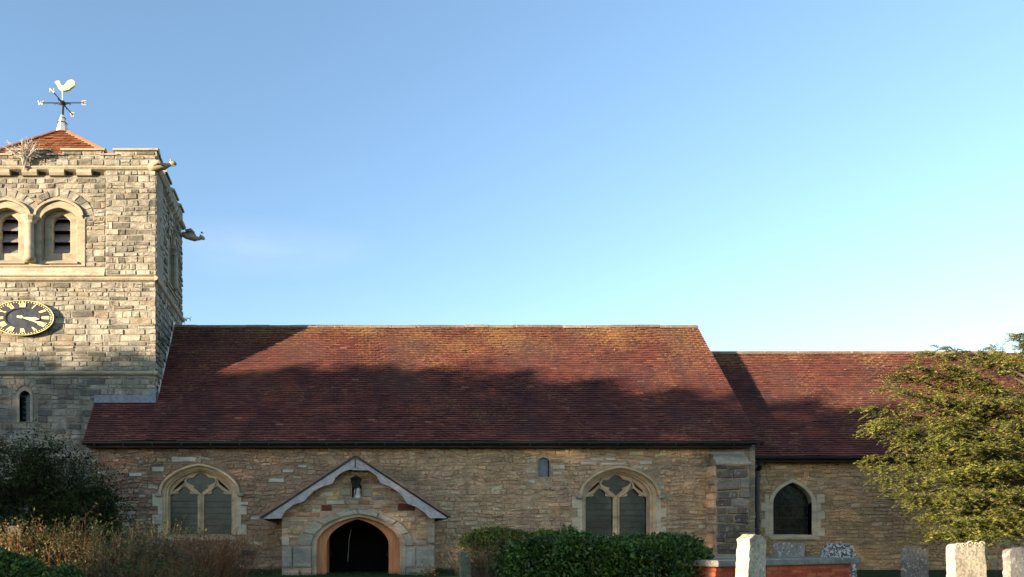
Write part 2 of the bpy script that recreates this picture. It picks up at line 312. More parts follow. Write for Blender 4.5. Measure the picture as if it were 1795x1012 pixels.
# rough stone: a lumpy shallow block over a quad of (u,z) corners
def stone(mb, q, proud=.04, gap=.012, lump=.012, fr=None, nx=4, nz=3, base=-.02):
    (a, b_, c, d) = q      # bl br tr tl
    cx = sum(p[0] for p in q)/4; cz = sum(p[1] for p in q)/4
    pr = proud*random.uniform(.55, 1.3); tx = random.uniform(-.25, .25)*pr; tz = random.uniform(-.25, .25)*pr
    vs = []; base_ = len(mb.v)
    for j in range(nz+1):
        for i in range(nx+1):
            s, t = i/nx, j/nz
            edge = i in (0, nx) or j in (0, nz)
            s2 = s if edge and i in (0, nx) else (s if not edge or True else s)
            if nx > 2: s2 = [0, .055, .5, .945, 1][i] if nx == 4 else s
            t2 = [0, .12, .88, 1][j] if nz == 3 else t
            u = (a[0]*(1-s2)+b_[0]*s2)*(1-t2)+(d[0]*(1-s2)+c[0]*s2)*t2
            z = (a[1]*(1-s2)+b_[1]*s2)*(1-t2)+(d[1]*(1-s2)+c[1]*s2)*t2
            du, dz = cx-u, cz-z; L = math.hypot(du, dz) or 1
            u += du/L*gap; z += dz/L*gap
            if edge:
                u += random.uniform(-1, 1)*gap*.8; z += random.uniform(-1, 1)*gap*.5; dep = base
                # round the outline corners
                if i in (0, nx) and j in (0, nz): u += du*.05; z += dz*.2
            else:
                u += random.uniform(-1, 1)*gap; dep = pr+random.uniform(-1, 1)*lump+tx*(s2*2-1)+tz*(t2*2-1)
            mb.v.append(fr(u, -dep, z) if fr else (u, -dep, z))
    w_ = nx+1
    for j in range(nz):
        for i in range(nx):
            mb.f.append((base_+j*w_+i, base_+j*w_+i+1, base_+(j+1)*w_+i+1, base_+(j+1)*w_+i))
def spans(poly, z):
    xs = []
    for i in range(len(poly)):
        (x0, z0), (x1, z1) = poly[i], poly[(i+1) % len(poly)]
        if (z0 > z) != (z1 > z): xs.append(x0+(z-z0)/(z1-z0)*(x1-x0))
    xs.sort(); return [(xs[i], xs[i+1]) for i in range(0, len(xs)-1, 2)]
def layout(region, holes, rows, wmin, wmax, split=.16, warp=0):
    """rows of stones: list of quads"""
    out = []
    zmin = min(p[1] for p in region); zmax = max(p[1] for p in region); z = zmin
    while z < zmax-.03:
        h = random.uniform(*rows); z1 = min(z+h, zmax)
        if zmax-z1 < rows[0]*.5: z1 = zmax
        zs = [z+.01, (z+z1)/2, z1-.01]
        free = None
        for q in zs:
            s = spans(region, q)
            if free is None: free = s
            else: free = [(max(a, c), min(b, d)) for a, b in free for c, d in s if min(b, d)-max(a, c) > .05]
        for hl in holes:
            hs = [s for q in zs for s in spans(hl, q)]
            if hs:
                lo, hi = min(a for a, b in hs), max(b for a, b in hs)
                nf = []
                for a, b in free:
                    if hi <= a or lo >= b: nf.append((a, b)); continue
                    if lo-a > .06: nf.append((a, lo))
                    if b-hi > .06: nf.append((hi, b))
                free = nf
        for a, b in free:
            u = a
            while u < b-.02:
                ww = wmin+(wmax-wmin)*random.random()**1.6
                u1 = u+ww
                if b-u1 < wmin*.7: u1 = b
                u1 = min(u1, b)
                j = lambda: random.uniform(-1, 1)*h*(.17 if warp > .1 else .09 if warp else .06)
                if random.random() < split and u1-u > .3:      # two thin stones in one bed
                    zm = z+(z1-z)*random.uniform(.4, .6)
                    out.append([(u, z), (u1, z), (u1, zm), (u, zm)]); out.append([(u, zm), (u1, zm), (u1, z1), (u, z1)])
                else:
                    out.append([(u, z+j()), (u1, z+j()), (u1, z1+j()), (u, z1+j())])
                u = u1
        z = z1
    if warp:
        def wp(p):
            x_, z_ = p; e = min(1, (z_-zmin)/.3, (zmax-z_)/.3)
            return (x_+noise.noise(Vector((x_*1.3, z_*2.2, 9)))*warp*.8, z_+noise.noise(Vector((x_*1.1, z_*1.5, 0)))*warp*max(e, 0))
        out = [[wp(p) for p in q] for q in out]
    return out
def lay(quads, parent, mat, fr, name='stone', limit=300, vis=None, **kw):
    """the largest stones in view as parts, the rest joined"""
    def area(q): return abs((q[1][0]-q[0][0])*(q[2][1]-q[1][1]))
    qs = sorted(quads, key=lambda q: (-area(q) if (vis is None or vis(q)) else 1e3))
    rest = MB()
    for i, q in enumerate(qs):
        if i < limit and (vis is None or vis(q)):
            mb = MB(); stone(mb, q, fr=fr, **kw); mb.build(name, mat, parent)
        else: stone(rest, q, fr=fr, **kw)
    if rest.v: tag(rest.build('stonework', mat, parent), kind='stuff')
def P(px, py, Y): return (X(px, Y), Z(py, Y))
def rectp(px0, py0, px1, py1, Y): return [P(px0, py1, Y), P(px1, py1, Y), P(px1, py0, Y), P(px0, py0, Y)]

# ------------------------------------------------------------ ground
def ground_z(x, y):
    t = max(0, min(1, (y-8)/16.0)); base = .68*t*t*(3-2*t)
    return base+(noise.noise(Vector((x*.15, y*.15, 0)))*.06 if y < 40 else 0)
gx = sorted(set([-1500, -600, -250, -120, -70]+list(range(-40, 41))+[70, 120, 250, 600, 1500]))
gy = sorted(set([-1500, -600, -200, -100, -50, -20]+list(range(-6, 34))+[40, 60, 120, 300, 800, 1500]))
mb = MB(); mb.v = [(x, y, ground_z(x, y)) for y in gy for x in gx]
for j in range(len(gy)-1):
    for i in range(len(gx)-1):
        a = j*len(gx)+i; mb.f.append((a, a+1, a+1+len(gx), a+len(gx)))
tag(mb.build('ground', M['ground'], smooth=True), kind='structure')

# ============================================================ TOWER
TY = 25.25; TX1 = -6.27; TX0 = -15.1; TC = -10.7; TYB = 29.8
tower = thing('church_tower', 'square grey stone church tower with battlements, belfry louvres and low tiled cap', 'tower', (TC, 27.5, 0))
Zt = lambda py: Z(py, TY)
Xt = lambda px: X(px, TY)
ztop = 16.03; zstr = Zt(297); z2 = Zt(490); z3 = Zt(655)
# belfry opening geometry (two arched lights either side of a shaft)
BC = [Xt(104), Xt(12)]; u = TY/F
def rec_open(cx): return opening(cx, Zt(463), Zt(386), 31*u, 21*u*1.0, 10)
def in_open(cx): return opening(cx, Zt(440), Zt(386), 15.5*u, 14*u, 8)
wall_poly = [(TX0, .3), (TX1, .3), (TX1, zstr+.1), (TX0, zstr+.1)]
slit = opening(Xt(44), Zt(740), Zt(694), 9.5*u, 9*u, 6)
w_ = plate('wall', M['tower_mortar'], tower, [wall_poly, rec_open(BC[0]), rec_open(BC[1]), slit], TY, TY+.5)
south_wall = w_
mb = MB(); mb.box(TX1-.5, TX1, TY+.5, TYB, .3, zstr+.1); east_wall = mb.build('wall', M['tower_mortar'], tower)
mb = MB(); mb.box(TX0, TX0+.5, TY+.5, TYB, .3, zstr+.1); mb.box(TX0+.5, TX1-.5, TYB-.5, TYB, .3, zstr+.1); mb.box(TX0+.5, TX1-.5, TY+.5, TYB-.5, 15.0, 15.2)
mb.build('rear_wall', M['tower_mortar'], tower)
# surround panel
panel = [(BC[1]-46*u, Zt(468)), (BC[0]+46*u, Zt(468)), (BC[0]+46*u, Zt(384))]
panel += list(reversed(arch(BC[0], Zt(384), 42*u, 31*u)))[0:] + list(reversed(arch(BC[1], Zt(384), 42*u, 31*u))) + [(BC[1]-46*u, Zt(384))]
def belfry(parent, mtx=None, hi=True):
    bel = plate('belfry_surround', M['ashlar'], parent, [panel, rec_open(BC[0]), rec_open(BC[1])], TY-.035, TY-.003, .012, mtx)
    for cx in BC:
        plate('inner_arch', M['ashlar'], bel, [[(cx-31.5*u, Zt(464)), (cx+31.5*u, Zt(464)), (cx+31.5*u, Zt(386))]+list(reversed(arch(cx, Zt(386), 31.5*u, 22*u)))+[(cx-31.5*u, Zt(386))], in_open(cx)], TY+.2, TY+.42, .03, mtx)
        hood_o = arch(cx, Zt(380), 44*u, 31*u, 12); hood_i = arch(cx, Zt(380), 39*u, 27*u, 12)
        plate('hood_mould', M['ashlar'], bel, [hood_o+list(reversed(hood_i))], TY-.10, TY-.035, .015, mtx)
        mb = MB(); mb.box(cx-17*u, cx+17*u, TY+.6, TY+.66, Zt(445), Zt(370)); mb.build('belfry_backing', M['fascia'], bel, mtx=mtx)
        for k in range(4):
            zz = Zt(437)+k*.42; mb = MB()
            mb.hexa([(cx-17*u, TY+.30, zz-.04), (cx+17*u, TY+.30, zz-.04), (cx+17*u, TY+.55, zz+.33), (cx-17*u, TY+.55, zz+.33),
                     (cx-17*u, TY+.30, zz), (cx+17*u, TY+.30, zz), (cx+17*u, TY+.55, zz+.37), (cx-17*u, TY+.55, zz+.37)])
            mb.build('louvre', M['louvre'], bel, mtx=mtx)
        mb = MB(); mb.hexa([(cx-33*u, TY-.1, Zt(464)), (cx+33*u, TY-.1, Zt(464)), (cx+33*u, TY+.42, Zt(464)), (cx-33*u, TY+.42, Zt(464)),
                 (cx-33*u, TY-.1, Zt(461)), (cx+33*u, TY-.1, Zt(461)), (cx+33*u, TY+.42, Zt(446)), (cx-33*u, TY+.42, Zt(446))]); mb.build('sill', M['ashlar'], bel, mtx=mtx)
    mid = (BC[0]+BC[1])/2-.05; mb = MB()
    mb.lathe([(.16, Zt(462)), (.19, Zt(459)), (.17, Zt(455)), (.13, Zt(452)), (.125, Zt(396))], mid, TY-.17, 14, 1.25)
    mb.build('shaft', M['ashlar'], bel, True, mtx)
    mb = MB(); mb.lathe([(.13, Zt(396)), (.15, Zt(394)), (.145, Zt(392)), (.22, Zt(387)), (.24, Zt(386)), (.24, Zt(383)), (.1, Zt(382.8))], mid, TY-.12, 12, 1.5)
    mb.build('capital', M['ashlar_grey'], bel, False, mtx)
belfry(tower)
# corner pilasters, string courses, corbels, parapet
mb = MB(); mb.box(Xt(186), TX1+.03, TY-.06, TY-.002, z2+.12, zstr-.05); mb.box(TX1+.002, TX1+.06, TY-.06, TY+1.0, z2+.12, zstr-.05); mb.build('pilaster', M['tower_mortar'], tower)
def course(z, h, out, name='string_course', mat='ashlar_grey'):
    prof = [(0, z-h*.6), (-out*.7, z-h*.35), (-out, z), (-out, z+h*.25), (0, z+h*.7)]
    mb = MB(); mb.prism([(TY+a, b) for a, b in prof], TX0-out, TX1+out*.99)
    mb.build(name, M[mat], tower)
    mb = MB(); k = len(prof)
    pr = [(TX1-a, b) for a, b in prof]
    mb.add([(x, TY-out*.99, zz) for x, zz in pr]+[(x, TYB+out, zz) for x, zz in pr], [tuple(reversed(range(k))), tuple(range(k, 2*k))]+[(i, (i+1) % k, (i+1) % k+k, i+k) for i in range(k)])
    mb.build(name, M[mat], tower)
course(zstr, .16, .16); course(z2, .16, .13); course(z3, .14, .11); course(Zt(800), .1, .06)
mb = MB(); mb.prism([(TY, z2+.1), (TY-.1, z2+.1), (TY-.09, z2+.15), (TY, z2+.42)], TX0, Xt(184)); mb.build('weathering', M['ashlar_grey'], tower)
for k in range(-7, 4):
    cx = Xt(54+k*47.5) if k < 3 else None
    if k == 3: break
    mb = MB(); mb.prism([(TY-.002, Zt(311)), (TY-.1, Zt(310)), (TY-.15, Zt(306)), (TY-.15, zstr-.07), (TY-.002, zstr-.07)], cx-13*u, cx+13*u); mb.build('corbel', M['ashlar'], tower)
    if k < 3:
        mb = MB(); mb.box(cx+14.5*u, cx+33*u, TY-.004, TY-.001, Zt(308), zstr-.1); mb.build('corbel_gap_shadow', M['fascia'], tower)  # dark sheet painted in as the shadow between corbels
for k in range(8):
    yy = TY+1.1+k*.38
    if k < 7:
        mb = MB(); mb.add([(TX1+.002, yy, Zt(313)), (TX1+.17, yy, Zt(307)), (TX1+.17, yy, zstr-.07), (TX1+.002, yy, zstr-.07)]+[(TX1+.002, yy+.2, Zt(313)), (TX1+.17, yy+.2, Zt(307)), (TX1+.17, yy+.2, zstr-.07), (TX1+.002, yy+.2, zstr-.07)],
            [(0,1,2,3),(7,6,5,4),(0,4,5,1),(1,5,6,2),(2,6,7,3),(3,7,4,0)]); mb.build('corbel', M['ashlar_grey'], tower)
# parapet: low wall with merlons
pz = Zt(274)
mb = MB(); mb.box(TX0, TX1+.04, TY-.04, TY+.3, zstr+.09, pz); mb.box(TX1-.3, TX1+.04, TY+.3, TYB+.04, zstr+.09, pz)
mb.box(TX0, TX1-.3, TYB-.3, TYB+.04, zstr+.09, pz); mb.box(TX0-.04, TX0+.3, TY+.3, TYB-.3, zstr+.09, pz); par = mb.build('parapet', M['tower_mortar'], tower)
mer = [(202, 275), (110, 182), (18, 88), (-74, -4), (-157, -96)]
for a, b in mer:
    x0, x1 = Xt(a), min(Xt(b), TX1+.06); mb = MB(); mb.box(x0, x1, TY-.03, TY+.29, pz+.002, ztop-.17); mb.build('merlon', M['ashlar_grey'], tower)
    mb = MB(); mb.prism([(TY-.1, ztop-.17), (TY-.1, ztop-.1), (TY+.13, ztop), (TY+.36, ztop-.1), (TY+.36, ztop-.17)], x0-.06, x1+.06); mb.build('coping', M['ashlar'], tower)
for a, b in [(182, 202), (88, 110), (-4, 18), (-96, -74)]:
    mb = MB(); mb.prism([(TY-.09, pz+.002), (TY-.09, pz+.05), (TY+.1, pz+.11), (TY+.3, pz+.05), (TY+.3, pz+.002)], Xt(a)-.1, Xt(b)+.1); mb.build('coping', M['ashlar_grey'], tower)
def yprism(mb, prof, y0, y1):
    k = len(prof); mb.add([(x, y0, z) for x, z in prof]+[(x, y1, z) for x, z in prof], [tuple(range(k)), tuple(reversed(range(k, 2*k)))]+[(i, i+k, (i+1) % k+k, (i+1) % k) for i in range(k)])
for (y0, y1) in [(TY+.37, TY+.9), (TY+1.4, TY+2.3), (TY+2.8, TY+3.6), (TYB-.5, TYB+.1)]:
    mb = MB(); mb.box(TX1-.29, TX1+.03, y0, y1, pz+.002, ztop-.17); mb.build('merlon', M['ashlar_grey'], tower)
    mb = MB(); yprism(mb, [(TX1-.36, ztop-.17), (TX1-.36, ztop-.1), (TX1-.13, ztop), (TX1+.1, ztop-.1), (TX1+.1, ztop-.17)], y0-.03, y1+.03); mb.build('coping', M['ashlar_grey'], tower)
# stones of the south face
vis_t = lambda q: q[0][0] > Xt(-12)
fr_s = lambda a, d, z: (a, TY+d, z)
hood_blocks = [[(BC[1]-46.5*u, z2), (BC[0]+46.5*u, z2), (BC[0]+46.5*u, Zt(378)), (BC[1]-46.5*u, Zt(378))], arch(BC[0], Zt(378), 61*u, 49*u), arch(BC[1], Zt(378), 61*u, 49*u)]
clock_block = [(Xt(43)+1.05*math.cos(t), Zt(560)+.56*math.sin(t)) for t in [k*math.pi/8 for k in range(16)]]
slit_block = [(Xt(22), Zt(741)), (Xt(66), Zt(741)), (Xt(66), Zt(690))]+list(reversed(arch(Xt(44), Zt(690), 24*u, 27*u, 6)))+[(Xt(22), Zt(690))]
qs = layout([(TX0, z2+.44), (Xt(185), z2+.44), (Xt(185), zstr-.32), (TX0, zstr-.32)], hood_blocks, (.14, .27), .2, .75, split=.1, warp=.05)
qs += layout([(TX0, zstr-.31), (Xt(185), zstr-.31), (Xt(185), zstr-.1), (TX0, zstr-.1)], [[(c-14*u, zstr-.4), (c+34*u, zstr-.4), (c+34*u, zstr), (c-14*u, zstr)] for c in [Xt(54+k*47.5) for k in range(-7, 3)]], (.19, .22), .3, .6)
qs += layout([(TX0, z3+.1), (TX1+.03, z3+.1), (TX1+.03, z2-.1), (TX0, z2-.1)], [clock_block], (.13, .28), .2, .9, split=.12, warp=.05)
qs += layout([(TX0, .7), (TX1+.02, .7), (TX1+.02, z3-.1), (TX0, z3-.1)], [slit_block, [(-8.3, .5), (TX1+.2, .5), (TX1+.2, 6.6), (-8.3, 6.6)]], (.13, .26), .2, .8, split=.12, warp=.05)
# voussoir ring above the belfry arches
for cx in BC:
    ao = arch(cx, Zt(378), 62*u, 50*u, 5); ai = arch(cx, Zt(378), 45*u, 33*u, 5)
    for i in range(len(ao)-1):
        if (cx == BC[0] and i < 2) or (cx == BC[1] and i > 7): continue
        qs.append([ai[i], ai[i+1], ao[i+1], ao[i]])
lay(qs, south_wall, M['tower'], fr_s, limit=255, vis=vis_t, proud=.024, gap=.006, lump=.015)
fr_p = lambda a, d, z: (a, TY-.06+d, z)
qp = layout([(Xt(187), z2+.13), (TX1+.05, z2+.13), (TX1+.05, zstr-.08), (Xt(187), zstr-.08)], [], (.14, .27), .2, .7, split=.1, warp=.04)
lay(qp, south_wall, M['tower'], fr_p, limit=45, proud=.026, gap=.006, lump=.015)
qp = layout([(TX0, zstr+.1), (TX1+.03, zstr+.1), (TX1+.03, pz), (TX0, pz)], [], (.2, .24), .3, .7)
lay(qp, par, M['tower'], lambda a, d, z: (a, TY-.04+d, z), limit=40, vis=vis_t, proud=.022, gap=.007)
for a, b in mer:
    qp = layout([(Xt(a)+.02, pz+.01), (min(Xt(b), TX1+.04)-.02, pz+.01), (min(Xt(b), TX1+.04)-.02, ztop-.18), (Xt(a)+.02, ztop-.18)], [], (.2, .25), .4, .8)
    lay(qp, par, M['tower'], lambda a_, d, z: (a_, TY-.03+d, z), limit=0, proud=.025, gap=.01)
# stones of the east face, too foreshortened to pick apart
fr_e = lambda a, d, z: (TX1-d, a, z)
qe = layout([(TY+.02, 5), (TYB, 5), (TYB, z2-.1), (TY+.02, z2-.1)], [], (.18, .3), .18, .5)
BEm = [(27.05, Zt(470)), (28.75, Zt(470)), (28.75, Zt(352)), (27.05, Zt(352))]
qe += layout([(TY+.02, z2+.13), (TYB, z2+.13), (TYB, zstr-.33), (TY+.02, zstr-.33)], [BEm], (.18, .3), .18, .5)
lay(qe, east_wall, M['tower'], fr_e, limit=0, proud=.05, gap=.013)
midx = (BC[0]+BC[1])/2
ME = Matrix.Translation((TX1+.02, 27.9, 0)) @ Matrix(((0,-1,0,0),(1,0,0,0),(0,0,1,0),(0,0,0,1))) @ Matrix.Diagonal((.46, .8, 1, 1)) @ Matrix.Translation((-midx, -TY, 0))
belfry(tower, ME)
# slit window
sl = plate('slit_window', M['ashlar'], tower, [opening(Xt(44), Zt(741), Zt(692), 14*u, 13*u, 6), slit], TY-.04, TY+.25, .01)
so = arch(Xt(44), Zt(690), 24*u, 27*u, 4); si = arch(Xt(44), Zt(690), 14*u, 14*u, 4)
for i in range(len(so)-1):
    mb = MB(); stone(mb, [si[i], si[i+1], so[i+1], so[i]], .04, .006, .006, fr=fr_s); mb.build('voussoir', M['ashlar'], sl)
mb = MB(); mb.box(Xt(32), Xt(56), TY+.26, TY+.3, Zt(742), Zt(682)); mb.build('pane', M['glass_dark'], sl)
mb = MB()
for k in range(1, 6): mb.box(Xt(34.6), Xt(53.4), TY+.24, TY+.258, Zt(741)+k*.2, Zt(741)+k*.2+.018)
mb.build('glazing_bar', M['lead'], sl)
# cap roof
AP = Vector((-10.48, 27.5, 17.95)); bz = 15.25
cor = [Vector((TX1-.35, TY+.4, bz)), Vector((TX0+.4, TY+.4, bz)), Vector((TX0+.4, TYB-.4, bz)), Vector((TX1-.35, TYB-.4, bz))]
mb = MB(); mb.add([*cor, AP], [(0, 1, 4), (1, 2, 4), (2, 3, 4), (3, 0, 4), (3, 2, 1, 0)]); cap = mb.build('cap_roof', M['tile_base'], tower)
def tiles(mb, o, U, V, region, gauge, wid, th=.02):
    """o origin, U along the eave, V up the slope; region polygon in (u,v)"""
    Nn = U.cross(V).normalized(); vmax = max(p[1] for p in region); v = 0; r = 0
    while v < vmax-.02:
        rowsag = random.uniform(-.004, .004)
        for a, b in spans(region, min(v+gauge*.5, vmax-.005)):
            uu = a-(wid/2 if r % 2 else 0)
            while uu < b:
                u0, u1 = max(uu, a)+.004, min(uu+wid, b)-.004
                if u1-u0 > .03:
                    lift = random.uniform(0, .010)*(3 if random.random() < .03 else 1); dv = random.uniform(-.008, .008)+rowsag; tw = random.uniform(-.004, .004)
                    p = lambda uq, vq, nq: o+U*uq+V*vq+Nn*nq
                    v0, v1 = v+dv, v+gauge*1.12
                    sg_ = noise.noise(Vector((u0*.45+o.x, v*.5, o.z)))*.045-.015
                    p = lambda uq, vq, nq: o+U*uq+V*vq+Nn*(nq+sg_)
                    n0 = .058+lift; n1 = .012+lift*.5
                    mb.hexa([p(u0, v0, n0-th), p(u1, v0, n0-th+tw), p(u1, v1, n1-th), p(u0, v1, n1-th), p(u0, v0, n0), p(u1, v0, n0+tw), p(u1, v1, n1), p(u0, v1, n1)])
                uu += wid
        v += gauge; r += 1
mb = MB()
for i in range(4):
    a, b = cor[(i+1) % 4], cor[i]
    U = (b-a).normalized(); W = (b-a).length; mid = (a+b)/2
    foot = a+U*((AP-a).dot(U)); V = (AP-foot); Hh = V.length; V.normalize()
    tiles(mb, a, U, V, [(0, 0), (W, 0), ((AP-a).dot(U), Hh)], .13, .26)
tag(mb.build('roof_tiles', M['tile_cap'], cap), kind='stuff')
for c in cor:
    mb = MB(); mb.tube([c.lerp(AP, t)+Vector((0, 0, .05)) for t in (0, .5, .99)], .07, 6); mb.build('hip_tile', M['tile_cap'], cap)

# gargoyles
def gargoyle(base, L, mat, up=0.0):
    g = MB(); b = Vector(base); k = L/1.1
    pts = [(0, 0, 0), (.2, 0, -.01), (.42, 0, .02), (.62, 0, .02), (.76, 0, .07), (.87, 0, .12)]
    rad = [.12, .15, .16, .13, .085, .08]
    g.tube([b+Vector(p)*k+Vector((0, 0, up*p[0])) for p in pts], [r*.9 for r in rad], 10)
    g.tube([b+Vector((.83, 0, .12+up*.83))*k, b+Vector((.92, 0, .15+up*.9))*k, b+Vector((1.02, 0, .13+up))*k, b+Vector((1.08, 0, .09+up))*k], [.07, .1, .075, .03], 8)
    o = g.build('gargoyle', mat, tower, True)
    h = MB(); h.tube([b+Vector((.9, -.04, .05))*k, b+Vector((1.02, -.03, .03))*k], [.04, .02], 6); h.build('jaw', mat, o)
    for s in (-1, 1):
        h = MB(); h.tube([b+Vector((.9, s*.07, .19+up*.9))*k, b+Vector((.86, s*.1, .27+up*.9))*k], [.035, .008], 5); h.build('ear', mat, o)
        h = MB(); h.tube([b+Vector((.2, s*.12, .06))*k, b+Vector((.45, s*.19, .1))*k, b+Vector((.62, s*.13, -.02))*k], [.09, .075, .04], 6); h.build('wing', mat, o, True)
gargoyle((Xt(262), TY-.12, zstr+.02), 1.02, M['ashlar'])
gargoyle((TX1+.05, TYB-.1, Z(412, TYB)), .98, M['ashlar_grey'], -.35)

# ------------------------------------------------------------ clock
ck = thing('wall_clock', 'black and gold clock with roman numerals on the tower wall', 'clock', (Xt(43), TY-.1, Zt(560)))
cxk, czk = Xt(43), Zt(560); RC = 30.5*u
def cp(r, deg): return (cxk+K*RC*r*math.sin(R(deg)), czk+RC*r*math.cos(R(deg)))
def ringp(r, n=48): return [cp(r, k*360/n) for k in range(n)]
plate('dial', M['dial'], ck, [ringp(.985), ringp(.56)], TY-.16, TY-.06, .01)
plate('dial_centre', M['dial_centre'], ck, [ringp(.56)], TY-.135, TY-.06)
plate('outer_rim', M['gold'], ck, [ringp(1.0), ringp(.974)], TY-.185, TY-.15, .006)
for rr in (.56,):
    plate('inner_rim', M['iron'], ck, [ringp(rr+.012), ringp(rr-.012)], TY-.17, TY-.15)
for k in range(60):
    if k % 1 == 0:
        d = k*6; wd = .9 if k % 5 else 1.8
        plate('minute_mark', M['gold'], ck, [[cp(.885, d-wd), cp(.93, d-wd), cp(.93, d+wd), cp(.885, d+wd)]], TY-.172, TY-.158)
def stroke(r0, r1, a0, a1, wd=1.0):
    return [cp(r0, a0-wd*.85/r0), cp(r1, a1-wd*.85/r1), cp(r1, a1+wd*.85/r1), cp(r0, a0+wd*.85/r0)]
NUM = ['XII', 'I', 'II', 'III', 'IIII', 'V', 'VI', 'VII', 'VIII', 'IX', 'X', 'XI']
for k, s in enumerate(NUM):
    d = k*30; wds = {'I': 4.6, 'V': 7.5, 'X': 8.5}; tot = sum(wds[c] for c in s); a = d-tot/2; polys = []
    # numerals stand with their feet towards the centre
    for c in s:
        ww = wds[c]; m0 = a+ww/2
        if c == 'I': polys.append(stroke(.61, .85, m0, m0, 1.25))
        elif c == 'V': polys += [stroke(.61, .85, m0, m0-2.5, 1.1), stroke(.61, .85, m0+.4, m0+2.8, .8)]
        else: polys += [stroke(.61, .85, m0+2.9, m0-2.9, 1.3), stroke(.61, .85, m0-2.9, m0+2.9, .7)]
        a += ww
    me = MB(); obs = []
    for i_, po in enumerate(polys):
        b0 = len(me.v); yf = TY-.178-.0012*i_
        me.v += [(x, yf, z) for x, z in po]+[(x, TY-.158, z) for x, z in po]
        me.f += [tuple(b0+i for i in (0, 3, 2, 1)), tuple(b0+i for i in (4, 5, 6, 7)), (b0, b0+1, b0+5, b0+4), (b0+1, b0+2, b0+6, b0+5), (b0+2, b0+3, b0+7, b0+6), (b0+3, b0, b0+4, b0+7)]
    me.build('numeral', M['gold'], ck)
def hand(name, deg, L, wd, y):
    a = R(deg); dx, dz = math.sin(a), math.cos(a); nx_, nz_ = dz, -dx
    pr = [(-.16, wd*.5), (-.05, wd), (.1, wd*.8), (L*.55, wd*.75), (L*.72, wd*1.6), (L, .004)]
    pts = [(l, s) for l, s in pr]+[(l, -s) for l, s in reversed(pr)]
    plate(name, M['gold'], ck, [[(cxk+K*RC*(l*dx+s*nx_), czk+RC*(l*dz+s*nz_)) for l, s in pts]], y-.012, y+.012)
hand('hour_hand', 100, .56, .05, TY-.21); hand('minute_hand', 120, .9, .04, TY-.24)
mb = MB(); mb.tube([(cxk, TY-.27, czk), (cxk, TY-.15, czk)], .05, 10); mb.build('spindle', M['gold'], ck)

# ------------------------------------------------------------ weathervane
VYy = 27.5; vu = VYy/F; vxp = lambda px: X(px, VYy); vzp = lambda py: Z(py, VYy)
vane = thing('weathervane', 'golden cockerel weathervane with four compass arms on the tower cap', 'weathervane', (vxp(109), VYy, vzp(232)))
vc = vxp(109.5)
mb = MB(); mb.lathe([(.26, vzp(234)), (.235, vzp(231)), (.17, vzp(219)), (.165, vzp(218)), (.105, vzp(207)), (.06, vzp(203))], vc, VYy, 8, 1.0); mb.build('cone', M['white_lead'], vane)
mb = MB()
for py in (217, 208): mb.lathe([(.19 if py == 217 else .13, vzp(py+.6)), (.20 if py == 217 else .14, vzp(py)), (.15 if py == 217 else .1, vzp(py-.6))], vc, VYy, 8)
mb.build('collar', M['iron'], vane)
mb = MB(); mb.tube([(vc, VYy, vzp(205)), (vc+.02, VYy, vzp(178))], .055, 8); mb.build('mast', M['iron'], vane)
mb = MB(); mb.tube([(vc+.02, VYy, vzp(179)), (vc+.02, VYy, vzp(158))], .035, 8); mb.build('spindle', M['white_lead'], vane)
mb = MB(); mb.lathe([(.05, vzp(186)), (.13, vzp(183)), (.13, vzp(180)), (.05, vzp(177))], vc, VYy, 10); mb.build('boss', M['iron'], vane)
ends = [Vector((-1.38*.62, 0, 0)), Vector((.62*1.38, 0, 0)), Vector((-.12, -.75, 0)), Vector((.12, .75, 0))]
def letter(ch, cx, cz, y, h, nm='letter'):
    w2 = h*.62; t = h*.10
    L = {'W': [((-1, 1), (-.5, -1)), ((-.5, -1), (0, .4)), ((0, .4), (.5, -1)), ((.5, -1), (1, 1))], 'E': [((-.8, -1), (-.8, 1)), ((-.8, 1), (.8, 1)), ((-.8, 0), (.5, 0)), ((-.8, -1), (.8, -1))],
         'N': [((-.8, -1), (-.8, 1)), ((-.8, 1), (.8, -1)), ((.8, -1), (.8, 1))], 'S': [((.8, .8), (-.6, 1)), ((-.6, 1), (-.8, .1)), ((-.8, .1), (.8, -.1)), ((.8, -.1), (.6, -1)), ((.6, -1), (-.8, -.8))]}[ch]
    mb = MB()
    for a, b in L: mb.tube([(cx+a[0]*w2, y, cz+a[1]*h/2), (cx+b[0]*w2, y, cz+b[1]*h/2)], t, 5)
    return mb.build(nm, M['gold2'], vane)
for e, ch in zip(ends, 'WENS'):
    c0 = Vector((vc, VYy, vzp(180.5)))
    mb = MB(); mb.tube([c0, c0+e], .022, 5)
    s = e.normalized(); mb.tube([c0+s*.12+Vector((0, 0, -.07)), c0+s*.25+Vector((0, 0, -.02)), c0+s*.33+Vector((0, 0, -.05)), c0+s*.27+Vector((0, 0, -.09))], .015, 5)
    mb.build('compass_arm', M['iron'], vane)
    p = c0+e; letter(ch, p.x, p.z, p.y, .16)
rp = [(340,140),(350,128),(362,132),(368,118),(382,126),(394,113),(404,124),(414,114),(420,130),(424,155),(440,185),(465,200),(488,198),(505,175),(525,145),(560,112),(610,100),(650,118),(668,160),(655,200),(625,222),(600,232),(575,260),(520,276),(450,276),(405,245),(380,205),(372,180),(362,165)]
cr = [(X(60+a/9.2, VYy), Z(130+b_/9.2, VYy)) for a, b_ in rp]
plate('cockerel', M['gold'], vane, [cr], VYy-.05, VYy+.05, .012)

